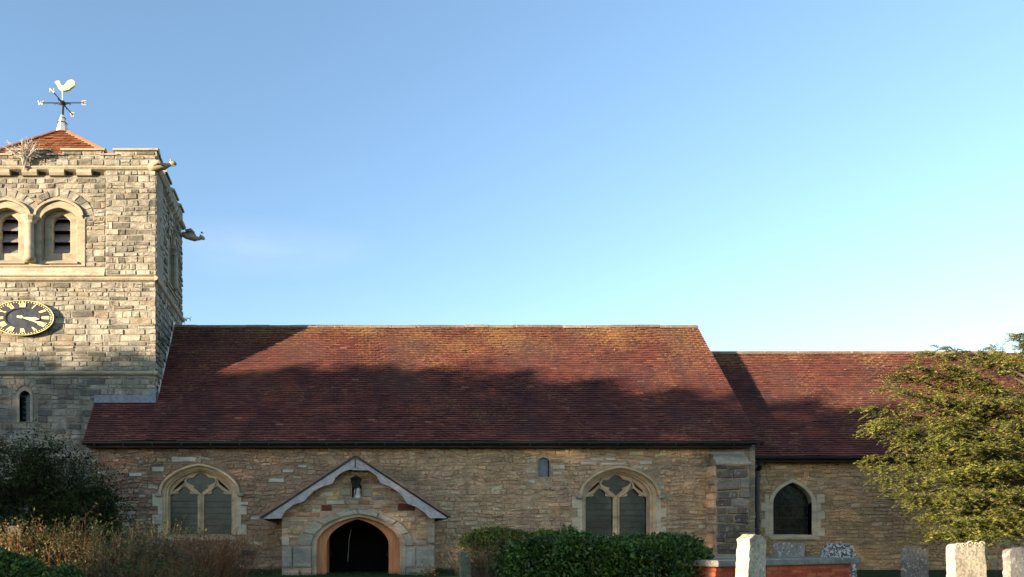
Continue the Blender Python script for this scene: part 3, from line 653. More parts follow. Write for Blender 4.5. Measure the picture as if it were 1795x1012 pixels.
# ============================================================ NAVE
NY = 24.4; NX0 = X(158, NY); NX1 = X(1322, NY); un = NY/F
nave = thing('church_nave', 'long stone church nave with steep red tiled roof between tower and chancel', 'church', (3.3, 28, .6))
EYv, EZ = 24.0, Z(774, 24.0); RYv, RZ = 28.08, Z(573, 28.08); PX0, PX1 = X(145, 24.0), X(1332, 24.0)
pitch = (RZ-EZ)/(RYv-EYv)
wall_top = EZ+pitch*(NY-EYv)-.12
# two-light traceried windows: shapes read in units of 1/6.326 photo pixel about (557, .)
WS = 1/6.326
def win_geo(pxc, pyc_off, gY):
    """gY depth of the glass; returns mapping from drawing to wall coordinates"""
    s = WS*un
    xc = X(pxc, NY); zc = Z(800+pyc_off, NY)
    return lambda x, y: (xc+(x-588)*s, zc-y*s)
def traceried(parent, pxc, off, glass, name_lbl=None):
    g0 = win_geo(pxc, off, 0)
    g = lambda x, y: g0(x+28, y)               # drawn glass plane is re-centred on the wall opening
    s = WS*un
    cx, _ = g0(588+0, 0); zsp = g0(0, 440)[1]; zb = g0(0, 895)[1]
    a_face = 408*s; a_in = 350*s; ap_face = g0(0, 145)[1]; ap_in = g0(0, 185)[1]
    W_ = MB(); n = 14
    prof = [(a_face+.02, ap_face-zsp+.02, -.03), (a_face, ap_face-zsp, -.03), (a_face-.03, ap_face-zsp-.03, .02), (a_face-.08, ap_face-zsp-.06, .03), (a_face-.10, ap_face-zsp-.09, .10), (a_face-.16, ap_face-zsp-.12, .12), (a_in+.03, ap_in-zsp+.03, .2), (a_in+.03, ap_in-zsp+.02, .25), (a_in-.01, ap_in-zsp, .27), (a_in-.01, ap_in-zsp, .40)]
    rings = [[(x, NY+d, z) for x, z in opening(cx, zb, zsp, a, r, n)] for a, r, d in prof]
    for r in rings: W_.v += r
    kk = len(rings[0])
    for i in range(len(rings)-1):
        for j in range(kk-1): W_.f.append((i*kk+j, i*kk+j+1, (i+1)*kk+j+1, (i+1)*kk+j))
    win = W_.build('window', M['tracery'], parent)
    mir = lambda P_: [(1120-x, y) for x, y in reversed(P_)]
    left = [(213,897),(213,455),(232,440),(268,436),(303,428),(298,402),(315,382),(345,362),(375,345),(405,362),(432,382),(447,402),(442,428),(478,436),(512,440),(529,455),(529,897)]
    up = [(560,440),(535,412),(505,388),(478,368),(490,345),(455,335),(420,318),(398,298),(402,275),(425,262),(462,262),(486,248),(500,228),(530,208),(560,198)]
    upf = up+[(1120-x, y) for x, y in reversed(up[1:-1])]
    sp = [(238,408),(262,372),(300,335),(345,296),(372,272),(377,295),(350,330),(312,362),(275,388)]
    outer = opening(cx, zb+.0, zsp, a_in+.02, ap_in-zsp+.02, 14)
    holes = [[g(x, y) for x, y in h] for h in (left, mir(left), upf, sp, mir(sp))]
    plate('tracery', M['tracery'], win, [outer]+holes, NY+.24, NY+.36, .018)
    rib = [(213,448),(262,425),(318,388),(362,340),(380,282)]
    for rb in (rib, [(532,448),(490,425),(440,388),(398,345),(380,282)]):
        for q in (rb, [(1120-x, y) for x, y in rb]):
            mb = MB(); mb.tube([(g(x, y)[0], NY+.235, g(x, y)[1]) for x, y in q], .035, 6); mb.build('tracery_rib', M['tracery'], win, True)
    for q in ([(380,282),(385,240),(430,215),(500,195),(560,172)], [(740,282),(735,240),(690,215),(620,195),(560,172)]):
        mb = MB(); mb.tube([(g(x, y)[0], NY+.245, g(x, y)[1]) for x, y in q], .03, 6); mb.build('tracery_rib', M['tracery'], win, True)
    mb = MB(); xm = g(560, 0)[0]; mb.add([(xm-.05, NY+.24, zb), (xm, NY+.17, zb), (xm+.05, NY+.24, zb), (xm-.05, NY+.24, zsp+.02), (xm, NY+.17, zsp+.02), (xm+.05, NY+.24, zsp+.02)], [(0,1,4,3),(1,2,5,4),(3,4,5),(2,1,0)]); mb.build('mullion', M['tracery'], win)
    for h, yd in ((left, 0), (mir(left), 0.004), (upf, 0.008)):
        plate('pane', glass, win, [[g(x, y) for x, y in h]], NY+.31+yd, NY+.325+yd)
    plate('backing', M['fascia'], win, [opening(cx, zb-.05, zsp, a_in+.04, ap_in-zsp+.04, 10)], NY+.39, NY+.41)
    mb = MB()
    for q in (520, 590, 655, 720, 790, 850):
        za = g(0, q)[1]
        for x0, x1 in ((213, 529), (591, 907)): mb.box(g(x0, 0)[0], g(x1, 0)[0], NY+.285, NY+.30, za, za+.012)
    mb.build('saddle_bar', M['lead_dark'], win)
    # hood mould with carved stops
    ho = arch(cx, zsp, a_face+.14, ap_face-zsp+.12, 14); hi = arch(cx, zsp, a_face+.03, ap_face-zsp+.03, 14)
    plate('hood_mould', M['tracery'], win, [ho+list(reversed(hi))], NY-.14, NY-.003, .03)
    for sg in (-1, 1):
        xx = cx+sg*(a_face+.14); mb = MB()
        mb.tube([(xx-.11, NY-.09, zsp-.03), (xx-.03, NY-.13, zsp-.055), (xx+.06, NY-.12, zsp-.05), (xx+.13, NY-.08, zsp-.02)], [.03, .07, .08, .04], 7); mb.build('hood_stop', M['ashlar_grey'], win, True)
    # sill
    mb = MB(); mb.prism([(NY-.05, zb-.2), (NY-.05, zb-.1), (NY+.32, zb+.015), (NY+.32, zb-.2)], cx-a_face-.1, cx+a_face+.1); mb.build('sill', M['tracery'], win)
    # jamb blocks of unequal width
    z = zb; k = 0; blocks = []
    hs = [.36, .34, .3, .42, .3, .36, .3]
    while z < zsp-.02:
        z1 = min(z+hs[k % 7], zsp+.0); wv = .36 if k % 2 else .17
        for sg in (-1, 1):
            wv2 = wv if sg < 0 else (.36 if k % 2 == 0 else .17)
            x0, x1 = sorted((cx+sg*(a_face+.015), cx+sg*(a_face+wv2)))
            mb = MB(); mb.box(x0, x1-.004, NY-.035, NY+.05, z+.004, z1-.004); mb.build('jamb_block', M['ashlar_light'], win)
            blocks.append([(x0-.02, z), (x1+.02, z), (x1+.02, z1), (x0-.02, z1)])
        z = z1; k += 1
    hole = opening(cx, zb-.2, zsp, a_face+.01, ap_face-zsp+.01, 12)
    return hole, [opening(cx, zb-.2, zsp, a_face+.14, ap_face-zsp+.12, 10)]+blocks
holesN, blockN = [], []
wallN = None
NLIST = []
_n0 = nave
for pxc, off, gl in ((350, -4, M['glass']), (1085, 0, M['glass'])):
    h, bl = traceried(nave, pxc, off, gl); holesN.append(h); blockN += bl
# small lancet under the eave
lz = [P(953, 837, NY)]; lc = X(953, NY)
lan = opening(lc, Z(837, NY), Z(809, NY), 10*un, 7*un, 6); holesN.append(lan)
lw = plate('lancet_window', M['nave'], nave, [opening(lc, Z(839, NY), Z(808, NY), 12*un, 8.5*un, 6), lan], NY-.015, NY+.2, .008)
mb = MB(); mb.box(lc-11*un, lc+11*un, NY+.12, NY+.14, Z(838, NY), Z(801, NY)); mb.build('pane', M['glass_blue'], lw)
blockN.append(opening(lc, Z(842, NY), Z(808, NY), 12*un, 9*un, 6))
door_hole = opening(X(620, NY), .3, Z(965, NY), 50*un, 34*un, 6); holesN.append(door_hole)
naveW = plate('wall', M['nave_mortar'], nave, [[(NX0, .3), (NX1, .3), (NX1, wall_top), (NX0, wall_top)]]+holesN, NY, NY+.7)
mb = MB(); mb.box(NX0, NX0+.5, NY+.7, TY-.01, .3, wall_top); mb.build('west_return', M['nave_mortar'], nave)
pale_list = [(1033,802,1058,809),(1060,802,1079,808),(1119,808,1143,815),(1018,810,1046,816),(1106,817,1126,823),(1050,811,1100,816),(300,800,345,811),(266,818,289,828),(199,880,223,889),(470,838,500,846),(226,829,250,836),(420,880,436,886),(495,822,516,830),(522,815,538,821),(965,815,990,824),(921,824,940,830),(925,840,938,848),(968,826,985,834),(1150,850,1165,858),(210,916,228,924),(438,905,455,912)]
for r_ in pale_list: blockN.append(rectp(*r_, NY))
for r_ in pale_list:
    q = rectp(*r_, NY); q = [(x+random.uniform(-.03, .03), z+random.uniform(-.015, .015)) for x, z in q]
    mb = MB(); stone(mb, q, .045, .01, .01, fr=lambda a, d, z: (a, NY+d, z)); mb.build('stone', M['pale'], naveW)
for r_ in [(424,965,446,974),(1645,1002,1660,1011)][:1]:
    mb = MB(); a, b_ = P(r_[0], r_[3], NY); c_, d_ = P(r_[2], r_[1], NY); mb.box(a, c_, NY-.05, NY-.002, b_, d_); mb.build('vent_grille', M['black'], nave); blockN.append(rectp(*r_, NY))
porch_block = [(X(500, NY), .5), (X(758, NY), .5), (X(758, NY), 2.6), (X(500, NY), 2.6)]
BX0, BX1 = X(1250, NY), X(1312, NY)
butt_block = [(BX0, .5), (BX1, .5), (BX1, Z(790, NY)), (BX0, Z(790, NY))]
qn = layout([(NX0, .62), (NX1, .62), (NX1, wall_top-.02), (NX0, wall_top-.02)], blockN+[porch_block, butt_block], (.085, .175), .16, .52, split=.1, warp=.11)
fr_n = lambda a, d, z: (a, NY+d, z)
qn = [q for q in qn if random.random() > .07]
lay(qn, naveW, M['nave'], fr_n, limit=275, vis=lambda q: not (X(500, NY) < q[0][0] < X(770, NY) and q[0][1] < 3.2), proud=.034, gap=.012, lump=.016)
# pale quoins on the south-east corner
z = .7; k = 0
while z < wall_top-.1:
    h = .3; mb = MB(); mb.box(BX1+.005, NX1+.012, NY-.03, NY-.002, z+.006, min(z+h, wall_top)-.006); mb.build('quoin', M['ashlar_grey'], nave); z += h; k += 1
# roof
U = Vector((1, 0, 0)); V = Vector((0, RYv-EYv, RZ-EZ)).normalized(); Ls = math.hypot(RYv-EYv, RZ-EZ)
vt = (TY-EYv)/(RYv-EYv)*Ls
Wn = PX1-PX0
regN = [(0, 0), (Wn, 0), (Wn, Ls), (TX1-PX0, Ls), (TX1-PX0, vt-.05), (0, vt-.05)]
o_ = Vector((PX0, EYv, EZ))
def slab(poly3, th, name, mat, parent):
    mb = MB(); k = len(poly3); d = Vector((0, 0, -th))
    mb.add(poly3+[p+d for p in poly3], [tuple(range(k)), tuple(reversed(range(k, 2*k)))]+[(i, i+k, (i+1) % k+k, (i+1) % k) for i in range(k)]); return mb.build(name, mat, parent)
nroof = slab([o_+U*a+V*b_ for a, b_ in regN], .1, 'roof', M['tile_base'], nave)
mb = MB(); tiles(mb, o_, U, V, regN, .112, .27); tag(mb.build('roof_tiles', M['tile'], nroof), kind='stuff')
slab([Vector((TX1, RYv, RZ)), Vector((PX1, RYv, RZ)), Vector((PX1, 2*RYv-EYv, EZ)), Vector((TX1, 2*RYv-EYv, EZ))][::-1], .1, 'rear_roof', M['tile'], nave)
x = TX1; 
while x < PX1-.05:
    x1 = min(x+.98, PX1); mb = MB(); dz = random.uniform(-.012, .012)
    dz += noise.noise(Vector((x*.45, 3, 1)))*.025; mb.prism([(RYv-.14, RZ-.07+dz), (RYv-.09, RZ+.03+dz), (RYv, RZ+.075+dz), (RYv+.09, RZ+.03+dz), (RYv+.14, RZ-.07+dz)], x+.01, x1-.01); mb.build('ridge_tile', M['ridge'], nroof); x = x1
# gutter, fascia
mb = MB(); mb.box(PX0+.1, PX1-.25, EYv+.06, EYv+.09, EZ-.2, EZ-.02); mb.build('fascia', M['fascia'], nave)
mb = MB(); mb.prism([(EYv-.08, EZ-.02), (EYv-.075, EZ-.07), (EYv-.03, EZ-.12), (EYv+.03, EZ-.12), (EYv+.055, EZ-.07), (EYv+.055, EZ-.02)], PX0, PX1-.15); mb.build('gutter', M['black'], nave)
for k in range(24):
    xx = PX0+.4+k*1.0; mb = MB(); mb.box(xx, xx+.03, EYv-.09, EYv+.06, EZ-.14, EZ-.03); mb.build('gutter_bracket', M['black'], nave)
mb = MB(); mb.box(PX0+.1, PX1-.25, EYv+.09, NY+.0, EZ-.19, EZ-.16); mb.build('soffit', M['fascia'], nave)
# east gable
plate_m = Matrix(((0,-1,0,0),(1,0,0,0),(0,0,1,0),(0,0,0,1)))
mb = MB(); gp = [(NY, .3), (2*RYv-NY, .3), (2*RYv-NY, wall_top), (RYv, RZ-.15), (NY, wall_top)]
k = len(gp); mb.add([(NX1-.5, y, z) for y, z in gp]+[(NX1, y, z) for y, z in gp], [tuple(range(k)), tuple(reversed(range(k, 2*k)))]+[(i, i+k, (i+1) % k+k, (i+1) % k) for i in range(k)])
mb.v = [(vx, vy+(.7 if vy == NY and vz < wall_top else 0), vz) if False else (vx, max(vy, NY+.701), vz) for vx, vy, vz in mb.v]
mb.build('gable_wall', M['nave_mortar'], nave)
# lead flashing against the tower
mb = MB(); fz = EZ+pitch*(TY-EYv); mb.box(X(167, TY), TX1+.05, TY-.1, TY-.055, fz-.03, fz+.24); mb.box(TX1-.15, TX1+.05, TY-.105, TY-.056, fz+.24, fz+.42); mb.build('lead_flashing', M['lead'], nave)
for i in range(14):
    t0, t1 = i/14, (i+1)/14; y0 = TY+(RYv-TY)*t0; y1 = TY+(RYv-TY)*t1; z0 = EZ+pitch*(y0-EYv); z1 = EZ+pitch*(y1-EYv); mb = MB()
    mb.add([(TX1+.07, y0, z0+.02), (TX1+.07, y1, z1+.02), (TX1+.07, y1, z1+.17), (TX1+.07, y0, z1+.17), (TX1+.085, y0, z0+.02), (TX1+.085, y1, z1+.02), (TX1+.085, y1, z1+.17), (TX1+.085, y0, z1+.17)], [(0,1,2,3),(7,6,5,4),(0,4,5,1),(1,5,6,2),(2,6,7,3),(3,7,4,0)])
    mb.build('step_flashing', M['white_lead'] if i % 3 else M['lead'], nave)
# south-east buttress
BY = NY-.65; ub = BY/F
bt0, bt1 = X(1256, BY), X(1313, BY); bz1 = Z(815, BY)
mb = MB(); mb.box(bt0, bt1, BY, NY-.003, .3, bz1); but = mb.build('buttress', M['nave_mortar'], nave)
mb = MB(); zt_ = Z(788, NY)
mb.hexa([(bt0-.06, BY-.06, bz1), (bt1+.04, BY-.06, bz1), (X(1312, NY), NY-.004, bz1), (X(1243, NY), NY-.004, bz1), (bt0-.04, BY-.06, bz1+.06), (bt1+.03, BY-.06, bz1+.06), (X(1300, NY), NY-.004, zt_), (X(1246, NY), NY-.004, zt_)])
mb.build('weathering', M['ashlar_grey'], but)
for f_ in (.35, .7):
    zz = bz1+.06+(zt_-bz1-.06)*f_; yy = BY-.06+(NY-BY)*f_; mb = MB(); mb.box(bt0-.03, bt1+.02, yy-.05, yy+.02, zz-.045, zz+.02); mb.build('drip', M['ashlar_grey'], but)
qb = layout([(bt0, .6), (bt1+.0, .6), (bt1, bz1-.01), (bt0, bz1-.01)], [], (.2, .42), .3, .85, warp=.1)
qs_ = layout([(BY+.02, .6), (NY-.02, .6), (NY-.02, bz1-.01), (BY+.02, bz1-.01)], [], (.2, .38), .3, .6)
lay(qs_, but, M['nave'], lambda a, d, z: (bt0+d, a, z), limit=0, proud=.03, gap=.012, lump=.02)
lay(qb, but, M['buttress'], lambda a, d, z: (a, BY+d, z), limit=60, proud=.05, gap=.012, lump=.02)
mb = MB(); mb.box(bt0-.25, bt1+.25, BY-.25, NY-.004, .3, Z(972, BY)); mb.build('plinth', M['ashlar_grey'], but)
# ============================================================ CHANCEL
CY = 25.0; CE, CEZ = 24.6, Z(800, 24.6); CR, CRZ = 28.5, Z(619, 28.5); CX0, CX1 = NX1+.005, 31.0
cpitch = (CRZ-CEZ)/(CR-CE); ctop = CEZ+cpitch*(CY-CE)-.1; uc = CY/F
chancel = thing('church_chancel', 'lower stone chancel with red tiled roof behind the yew', 'church', (22, 28, .6))
ccx = X(1389, CY)
co = opening(ccx, Z(938, CY), Z(882, CY), 34*uc, 36*uc, 10)
cwin = plate('window', M['ashlar_light'], chancel, [opening(ccx, Z(944, CY), Z(884, CY), 42*uc, 44*uc, 10), co], CY-.03, CY+.28, .015)
plate('pane', M['glass_dark'], cwin, [opening(ccx, Z(940, CY), Z(882, CY), 35*uc, 37*uc, 10)], CY+.2, CY+.22)
mb = MB()
for q in (928, 908, 886): mb.box(ccx-34*uc, ccx+34*uc, CY+.165, CY+.18, Z(q, CY), Z(q, CY)+.014)
for sg in (-1, 1):
    for off in (-.42, -.14, .14, .42): mb.tube([(ccx+off-sg*.33, CY+.172, Z(886, CY)), (ccx+off+sg*.33, CY+.172, Z(855, CY))], .007, 4)
mb.build('glazing_bar', M['lead_dark'], cwin)
mb = MB(); mb.prism([(CY-.08, Z(946, CY)), (CY-.08, Z(942, CY)), (CY+.25, Z(936, CY)), (CY+.25, Z(946, CY))], ccx-40*uc, ccx+46*uc); mb.build('sill', M['ashlar_light'], cwin)
blockC = [opening(ccx, Z(946, CY), Z(884, CY), 42*uc, 44*uc, 10)]
z = Z(940, CY); k = 0
while z < Z(875, CY):
    z1 = z+.3
    for sg in (-1, 1):
        wv = .14+(.14 if (k+(sg > 0)) % 2 else 0); x0, x1 = sorted((ccx+sg*42*uc+sg*.003, ccx+sg*(42*uc+wv)))
        mb = MB(); mb.box(x0, x1, CY-.03, CY+.05, z+.004, z1-.004); mb.build('jamb_block', M['ashlar_light'], cwin); blockC.append([(x0, z), (x1, z), (x1, z1), (x0, z1)])
    z = z1; k += 1
cw = plate('wall', M['chancel_mortar'], chancel, [[(CX0, .3), (CX1, .3), (CX1, ctop), (CX0, ctop)], co], CY, CY+.6)
mb = MB(); mb.box(CX1-.5, CX1, CY+.61, 2*CR-CY, .3, ctop); mb.build('east_wall', M['chancel_mortar'], chancel)
qc = layout([(CX0, .6), (CX1, .6), (CX1, ctop-.02), (CX0, ctop-.02)], blockC, (.085, .17), .15, .48, split=.1, warp=.11)
qc = [q for q in qc if random.random() > .07]
lay(qc, cw, M['chancel'], lambda a, d, z: (a, CY+d, z), limit=290, vis=lambda q: q[0][0] < X(1640, CY), proud=.036, gap=.013, lump=.017)
Vc = Vector((0, CR-CE, CRZ-CEZ)).normalized(); Lc = math.hypot(CR-CE, CRZ-CEZ); oc = Vector((CX0, CE, CEZ))
regC = [(0, 0), (CX1-CX0+.3, 0), (CX1-CX0+.3, Lc), (0, Lc)]
croof = slab([oc+U*a+Vc*b_ for a, b_ in regC], .1, 'roof', M['tile_base'], chancel)
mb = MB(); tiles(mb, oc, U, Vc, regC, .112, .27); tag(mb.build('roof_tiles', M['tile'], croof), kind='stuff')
slab([Vector((CX0, CR, CRZ)), Vector((CX1, CR, CRZ)), Vector((CX1, 2*CR-CE, CEZ)), Vector((CX0, 2*CR-CE, CEZ))][::-1], .1, 'rear_roof', M['tile'], chancel)
x = CX0
while x < 27:
    mb = MB(); mb.prism([(CR-.14, CRZ-.07), (CR-.09, CRZ+.03), (CR, CRZ+.075), (CR+.09, CRZ+.03), (CR+.14, CRZ-.07)], x+.01, x+.97); mb.build('ridge_tile', M['ridge'], croof); x += .98
mb = MB(); mb.box(CX0+.1, CX1, CE+.06, CE+.09, CEZ-.2, CEZ-.02); mb.box(CX0+.1, CX1, CE+.09, CY, CEZ-.19, CEZ-.16); mb.build('fascia', M['fascia'], chancel)
mb = MB(); mb.prism([(CE-.08, CEZ-.02), (CE-.075, CEZ-.07), (CE-.03, CEZ-.12), (CE+.03, CEZ-.12), (CE+.055, CEZ-.07), (CE+.055, CEZ-.02)], CX0+.05, CX1); mb.build('gutter', M['black'], chancel)
dp = X(1327, CY-.12); mb = MB(); mb.tube([(dp, CE, CEZ-.1), (dp, CE+.05, CEZ-.3), (dp, CY-.12, CEZ-.5), (dp, CY-.12, .5)], .085, 8)
mb.build('downpipe', M['black'], chancel)
for zz in (4.0, 2.4, 1.2):
    mb = MB(); mb.box(dp-.09, dp+.09, CY-.19, CY-.01, zz, zz+.07); mb.build('pipe_bracket', M['black'], chancel)

# ============================================================ PORCH
PY = 22.0; up_ = PY/F
Xp = lambda px: X(px, PY); Zp = lambda py: Z(py, PY)
porch = thing('church_porch', 'gabled stone porch with scalloped grey bargeboards and arched doorway', 'porch', (Xp(628), 23, .4))
W0, W1 = Xp(494), Xp(762); apx = Xp(622)
dcx = Xp(628.5); do = opening(dcx, .2, Zp(958), 74*up_, 52*up_, 12)
def roofz(x, y0=0):     # underside of the porch roof at the wall face
    ax, az = Xp(622), Zp(801); ex, ez = Xp(462), Zp(908); ex2 = Xp(783)
    return az-(az-ez)*((ax-x)/(ax-ex) if x < ax else (x-ax)/(ex2-ax))
gab = [(W0, .2), (W1, .2), (W1, roofz(W1)-.06), (apx, Zp(801)-.06), (W0, roofz(W0)-.06)]
pw = plate('wall', M['porch'], porch, [gab, do, rectp(617, 850, 634, 873, PY)], PY, PY+.4)
mb = MB(); mb.box(W0, W0+.35, PY+.4, NY-.01, .2, roofz(W0)-.06); mb.box(W1-.35, W1, PY+.4, NY-.01, .2, roofz(W1)-.06); mb.build('side_wall', M['porch'], porch)
mb = MB(); mb.box(W0+.36, W0+.38, PY+.41, NY-.01, .3, 2.4); mb.box(W1-.38, W1-.36, PY+.41, NY-.01, .3, 2.4); mb.build('plaster', M['plaster'], porch)
# arch ring
oo = arch(dcx-.08, Zp(957), 103*up_, 66*up_, 4); oi = arch(dcx, Zp(957), 82*up_, 56*up_, 4)
for i in range(8):
    mb = MB(); stone(mb, [oi[i], oi[i+1], oo[i+1], oo[i]], .06, .003, .01, fr=lambda a, d, z: (a, PY+d, z)); mb.build('voussoir', M['ashlar_grey'], pw)
ai = arch(dcx, Zp(957), 82*up_, 56*up_, 12); aj = arch(dcx, Zp(957), 73*up_, 50*up_, 12); mb = MB()
ai = [(ai[0][0], .3)]+ai+[(ai[-1][0], .3)]; aj = [(aj[0][0], .3)]+aj+[(aj[-1][0], .3)]
for p, q in zip(ai, aj): mb.v += [(p[0], PY-.04, p[1]), (q[0], PY+.08, q[1]), (q[0], PY+.38, q[1])]
for i in range(len(ai)-1):
    a = i*3; mb.f += [(a, a+3, a+4, a+1), (a+1, a+4, a+5, a+2)]
mb.build('chamfer', M['ashlar_grey'], pw)
blocks = []
for x0, x1 in ((494, 547), (710, 762)):
    for (y0, y1, sp_) in ((957, 998, .35), (998, 1012, .6), (1012, 1035, .3), (1035, 1050, .5)):
        xm = x0+(x1-x0)*sp_
        for a, b_ in ((x0, xm), (xm, x1)):
            q = [P(a, y1, PY), P(b_, y1, PY), P(b_, y0, PY), P(a, y0, PY)]; mb = MB(); stone(mb, q, .05, .008, .012, fr=lambda a, d, z: (a, PY+d, z)); mb.build('stone', M['ashlar_grey'], pw)
for a, b_, c_, d_, mt in ((494, 912, 508, 926, 'ashlar_grey'), (494, 941, 507, 957, 'pale'), (571, 877, 605, 885, 'pale'), (697, 882, 729, 896, 'redstone'), (597, 856, 615, 870, 'ashlar'), (636, 855, 652, 872, 'ashlar'), (563, 885, 582, 896, 'redstone'), (656, 871, 675, 877, 'lead'), (748, 920, 762, 956, 'ashlar_grey'), (748, 900, 762, 919, 'ashlar'), (610, 889, 640, 893, 'ashlar')):
    blocks.append(rectp(a, b_, c_, d_, PY)); mb = MB(); stone(mb, rectp(a, b_, c_, d_, PY), .045, .004, .01, fr=lambda a, d, z: (a, PY+d, z)); o = mb.build('stone', M[mt], pw)
    if mt == 'redstone' and a == 697: o['label'] = 'dark red ironstone'
ringb = opening(dcx-.06, .2, Zp(957), 104*up_, 67*up_, 10)
qp = layout([(W0+.01, Zp(957)), (W1-.01, Zp(957)), (W1-.01, roofz(W1)-.08), (apx, Zp(803)-.08), (W0+.01, roofz(W0)-.08)], [ringb, rectp(616, 849, 635, 874, PY)]+blocks, (.09, .17), .2, .6, warp=.06)
lay(qp, pw, M['porch'], lambda a, d, z: (a, PY+d, z), limit=240, proud=.03, gap=.012, lump=.014)
# niche backing
mb = MB(); a, b_ = P(616, 874, PY); c_, d_ = P(635, 849, PY); mb.box(a, c_, PY+.3, PY+.32, b_, d_); mb.build('niche_back', M['fascia'], pw)
mb = MB(); a, b_ = P(615, 875.5, PY); c_, d_ = P(636, 873, PY); mb.box(a, c_, PY-.04, PY+.29, b_, d_); mb.build('niche_sill', M['ashlar_grey'], pw)
# roof
by = PY-.28; FX = by/PY
zA = Zp(798); eaveL = (X(460, by), Z(907, by)); eaveR = (X(785, by), Z(907, by)); ax = X(622, by); zA = Z(800, by)
proof = slab([Vector((ax, by-.03, zA)), Vector((eaveL[0], by-.03, eaveL[1])), Vector((eaveL[0], NY-.05, eaveL[1])), Vector((ax, NY-.05, zA))], .05, 'roof', M['tile_base'], porch)
slab([Vector((ax, by-.03, zA)), Vector((ax, NY-.05, zA)), Vector((eaveR[0], NY-.05, eaveR[1])), Vector((eaveR[0], by-.03, eaveR[1]))], .05, 'roof', M['tile_base'], porch)
mb = MB()
Ua = Vector((0, 1, 0)); Va = Vector((ax-eaveR[0], 0, zA-eaveR[1])); La = Va.length; Va.normalize()
tiles(mb, Vector((eaveR[0], by-.08, eaveR[1])), Ua, Va, [(0, 0), (NY-by, 0), (NY-by, La), (0, La)], .13, .19, .035)
Vb = Vector((ax-eaveL[0], 0, zA-eaveL[1])); Lb = Vb.length; Vb.normalize()
tiles(mb, Vector((eaveL[0], NY-.02, eaveL[1])), -Ua, Vb, [(0, 0), (NY-by+.06, 0), (NY-by+.06, Lb), (0, Lb)], .13, .19, .035)
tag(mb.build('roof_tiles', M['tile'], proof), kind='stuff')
for k in range(5):
    mb = MB(); y0 = by-.08+k*.52; prf = [(-.12, -.07), (-.06, .03), (0, .06), (.06, .03), (.12, -.07)]
    yprism(mb, [(ax+a, zA+b_+.03) for a, b_ in prf][::-1], y0, y0+.51); mb.build('ridge_tile', M['ridge'], proof)
cc = lambda x, y: (X(440+x/4.017, by-.05), Z(760+y/4.017, by-.05))
bl = [(733,172),(85,597),(90,602),(213,600),(240,548),(300,502),(372,480),(396,452),(440,407),(500,377),(575,354),(592,318),(622,287),(660,268),(695,256),(733,238)]
br = [(737,172),(1385,588),(1380,598),(1258,598),(1225,562),(1170,522),(1098,494),(1076,457),(1040,417),(980,377),(912,350),(884,302),(850,276),(828,260),(790,250),(737,238)]
plate('bargeboard', M['barge'], porch, [[cc(*p) for p in bl]], by-.09, by-.035, .005)
plate('bargeboard', M['barge'], porch, [[cc(*p) for p in br]][::1], by-.09, by-.035, .005)
plate('collar_board', M['barge'], porch, [[cc(*p) for p in [(690,257),(735,236),(800,252),(828,262)]]], by-.07, by-.03)
mb = MB(); a = cc(733, 170); mb.box(a[0]-.012, a[0]+.012, by-.1, by-.088, cc(0, 240)[1], a[1]); mb.build('apex_seam', M['fascia'], porch)
for s_, e_, d_ in ((735, 62, -1), (735, 1405, 1)):
    a, c_ = cc(s_, 172), cc(e_, 592); a2, c2 = cc(s_, 146), cc(e_+d_*6, 572); mb = MB(); yy0, yy1 = by-.12, by+.3
    P8 = [(a, yy0), (c_, yy0), (c_, yy1), (a, yy1), (a2, yy0), (c2, yy0), (c2, yy1), (a2, yy1)]
    if d_ < 0: P8 = [P8[i] for i in (1, 0, 3, 2, 5, 4, 7, 6)]
    mb.hexa([(p[0], y_, p[1]) for p, y_ in P8]); mb.build('verge_tiles', M['verge'], porch)
for s_, e_ in ((735, 85), (735, 1388)):
    a, c_ = cc(s_, 160), cc(e_, 590); mb = MB(); mb.tube([(a[0], by-.1, a[1]), (c_[0], by-.1, c_[1])], .035, 5); mb.build('verge_fillet', M['dark_wood'], porch)
plate('door_frame', M['orange_wood'], porch, [opening(dcx, .2, Zp(958), 75*up_, 51*up_, 12), opening(dcx-.5*up_, .2, Zp(957), 56*up_, 48*up_, 12)], PY+.30, PY+.40, .008)
# doors and inner darkness
for sg, hx, fx in ((-1, 556, 574), (1, 700.5, 684)):
    hxw = Xp(hx); y0, y1 = PY+.4, PY+1.15; fxw = X(fx, y1)
    n = 8; mb = MB(); leaf = MB(); half = 73*up_
    pa = arch(0, Zp(958), half, 50*up_, n)[:n+1]      # left half
    def quadcol(x0, x1, p0, p1, th):
        pass
    for i in range(n):
        t0, t1 = (pa[i][0]+half)/half, (pa[i+1][0]+half)/half
        A = Vector((hxw+(fxw-hxw)*t0, y0+(y1-y0)*t0, 0)); B = Vector((hxw+(fxw-hxw)*t1, y0+(y1-y0)*t1, 0)); th = Vector((-sg*.06, .0, 0))
        leaf.hexa([A+Vector((0,0,.3)), B+Vector((0,0,.3)), B+th+Vector((0,0,.3)), A+th+Vector((0,0,.3)), A+Vector((0,0,pa[i][1])), B+Vector((0,0,pa[i+1][1])), B+th+Vector((0,0,pa[i+1][1])), A+th+Vector((0,0,pa[i][1]))])
    dr = leaf.build('door', M['orange_wood'], porch)
    for zz in (1.0, 1.75):
        mb = MB(); A = Vector((hxw+(fxw-hxw)*.1-sg*.07, y0+.08, zz)); B = Vector((hxw+(fxw-hxw)*.7-sg*.07, y0+.5, zz)); mb.tube([A, B], .018, 5); mb.build('hinge', M['black'], dr)
    mb = MB(); mb.tube([(fxw-sg*.09, y1-.12, 1.35), (fxw-sg*.12, y1-.1, 1.3), (fxw-sg*.09, y1-.12, 1.22)], .018, 6); mb.build('handle', M['black'], dr)
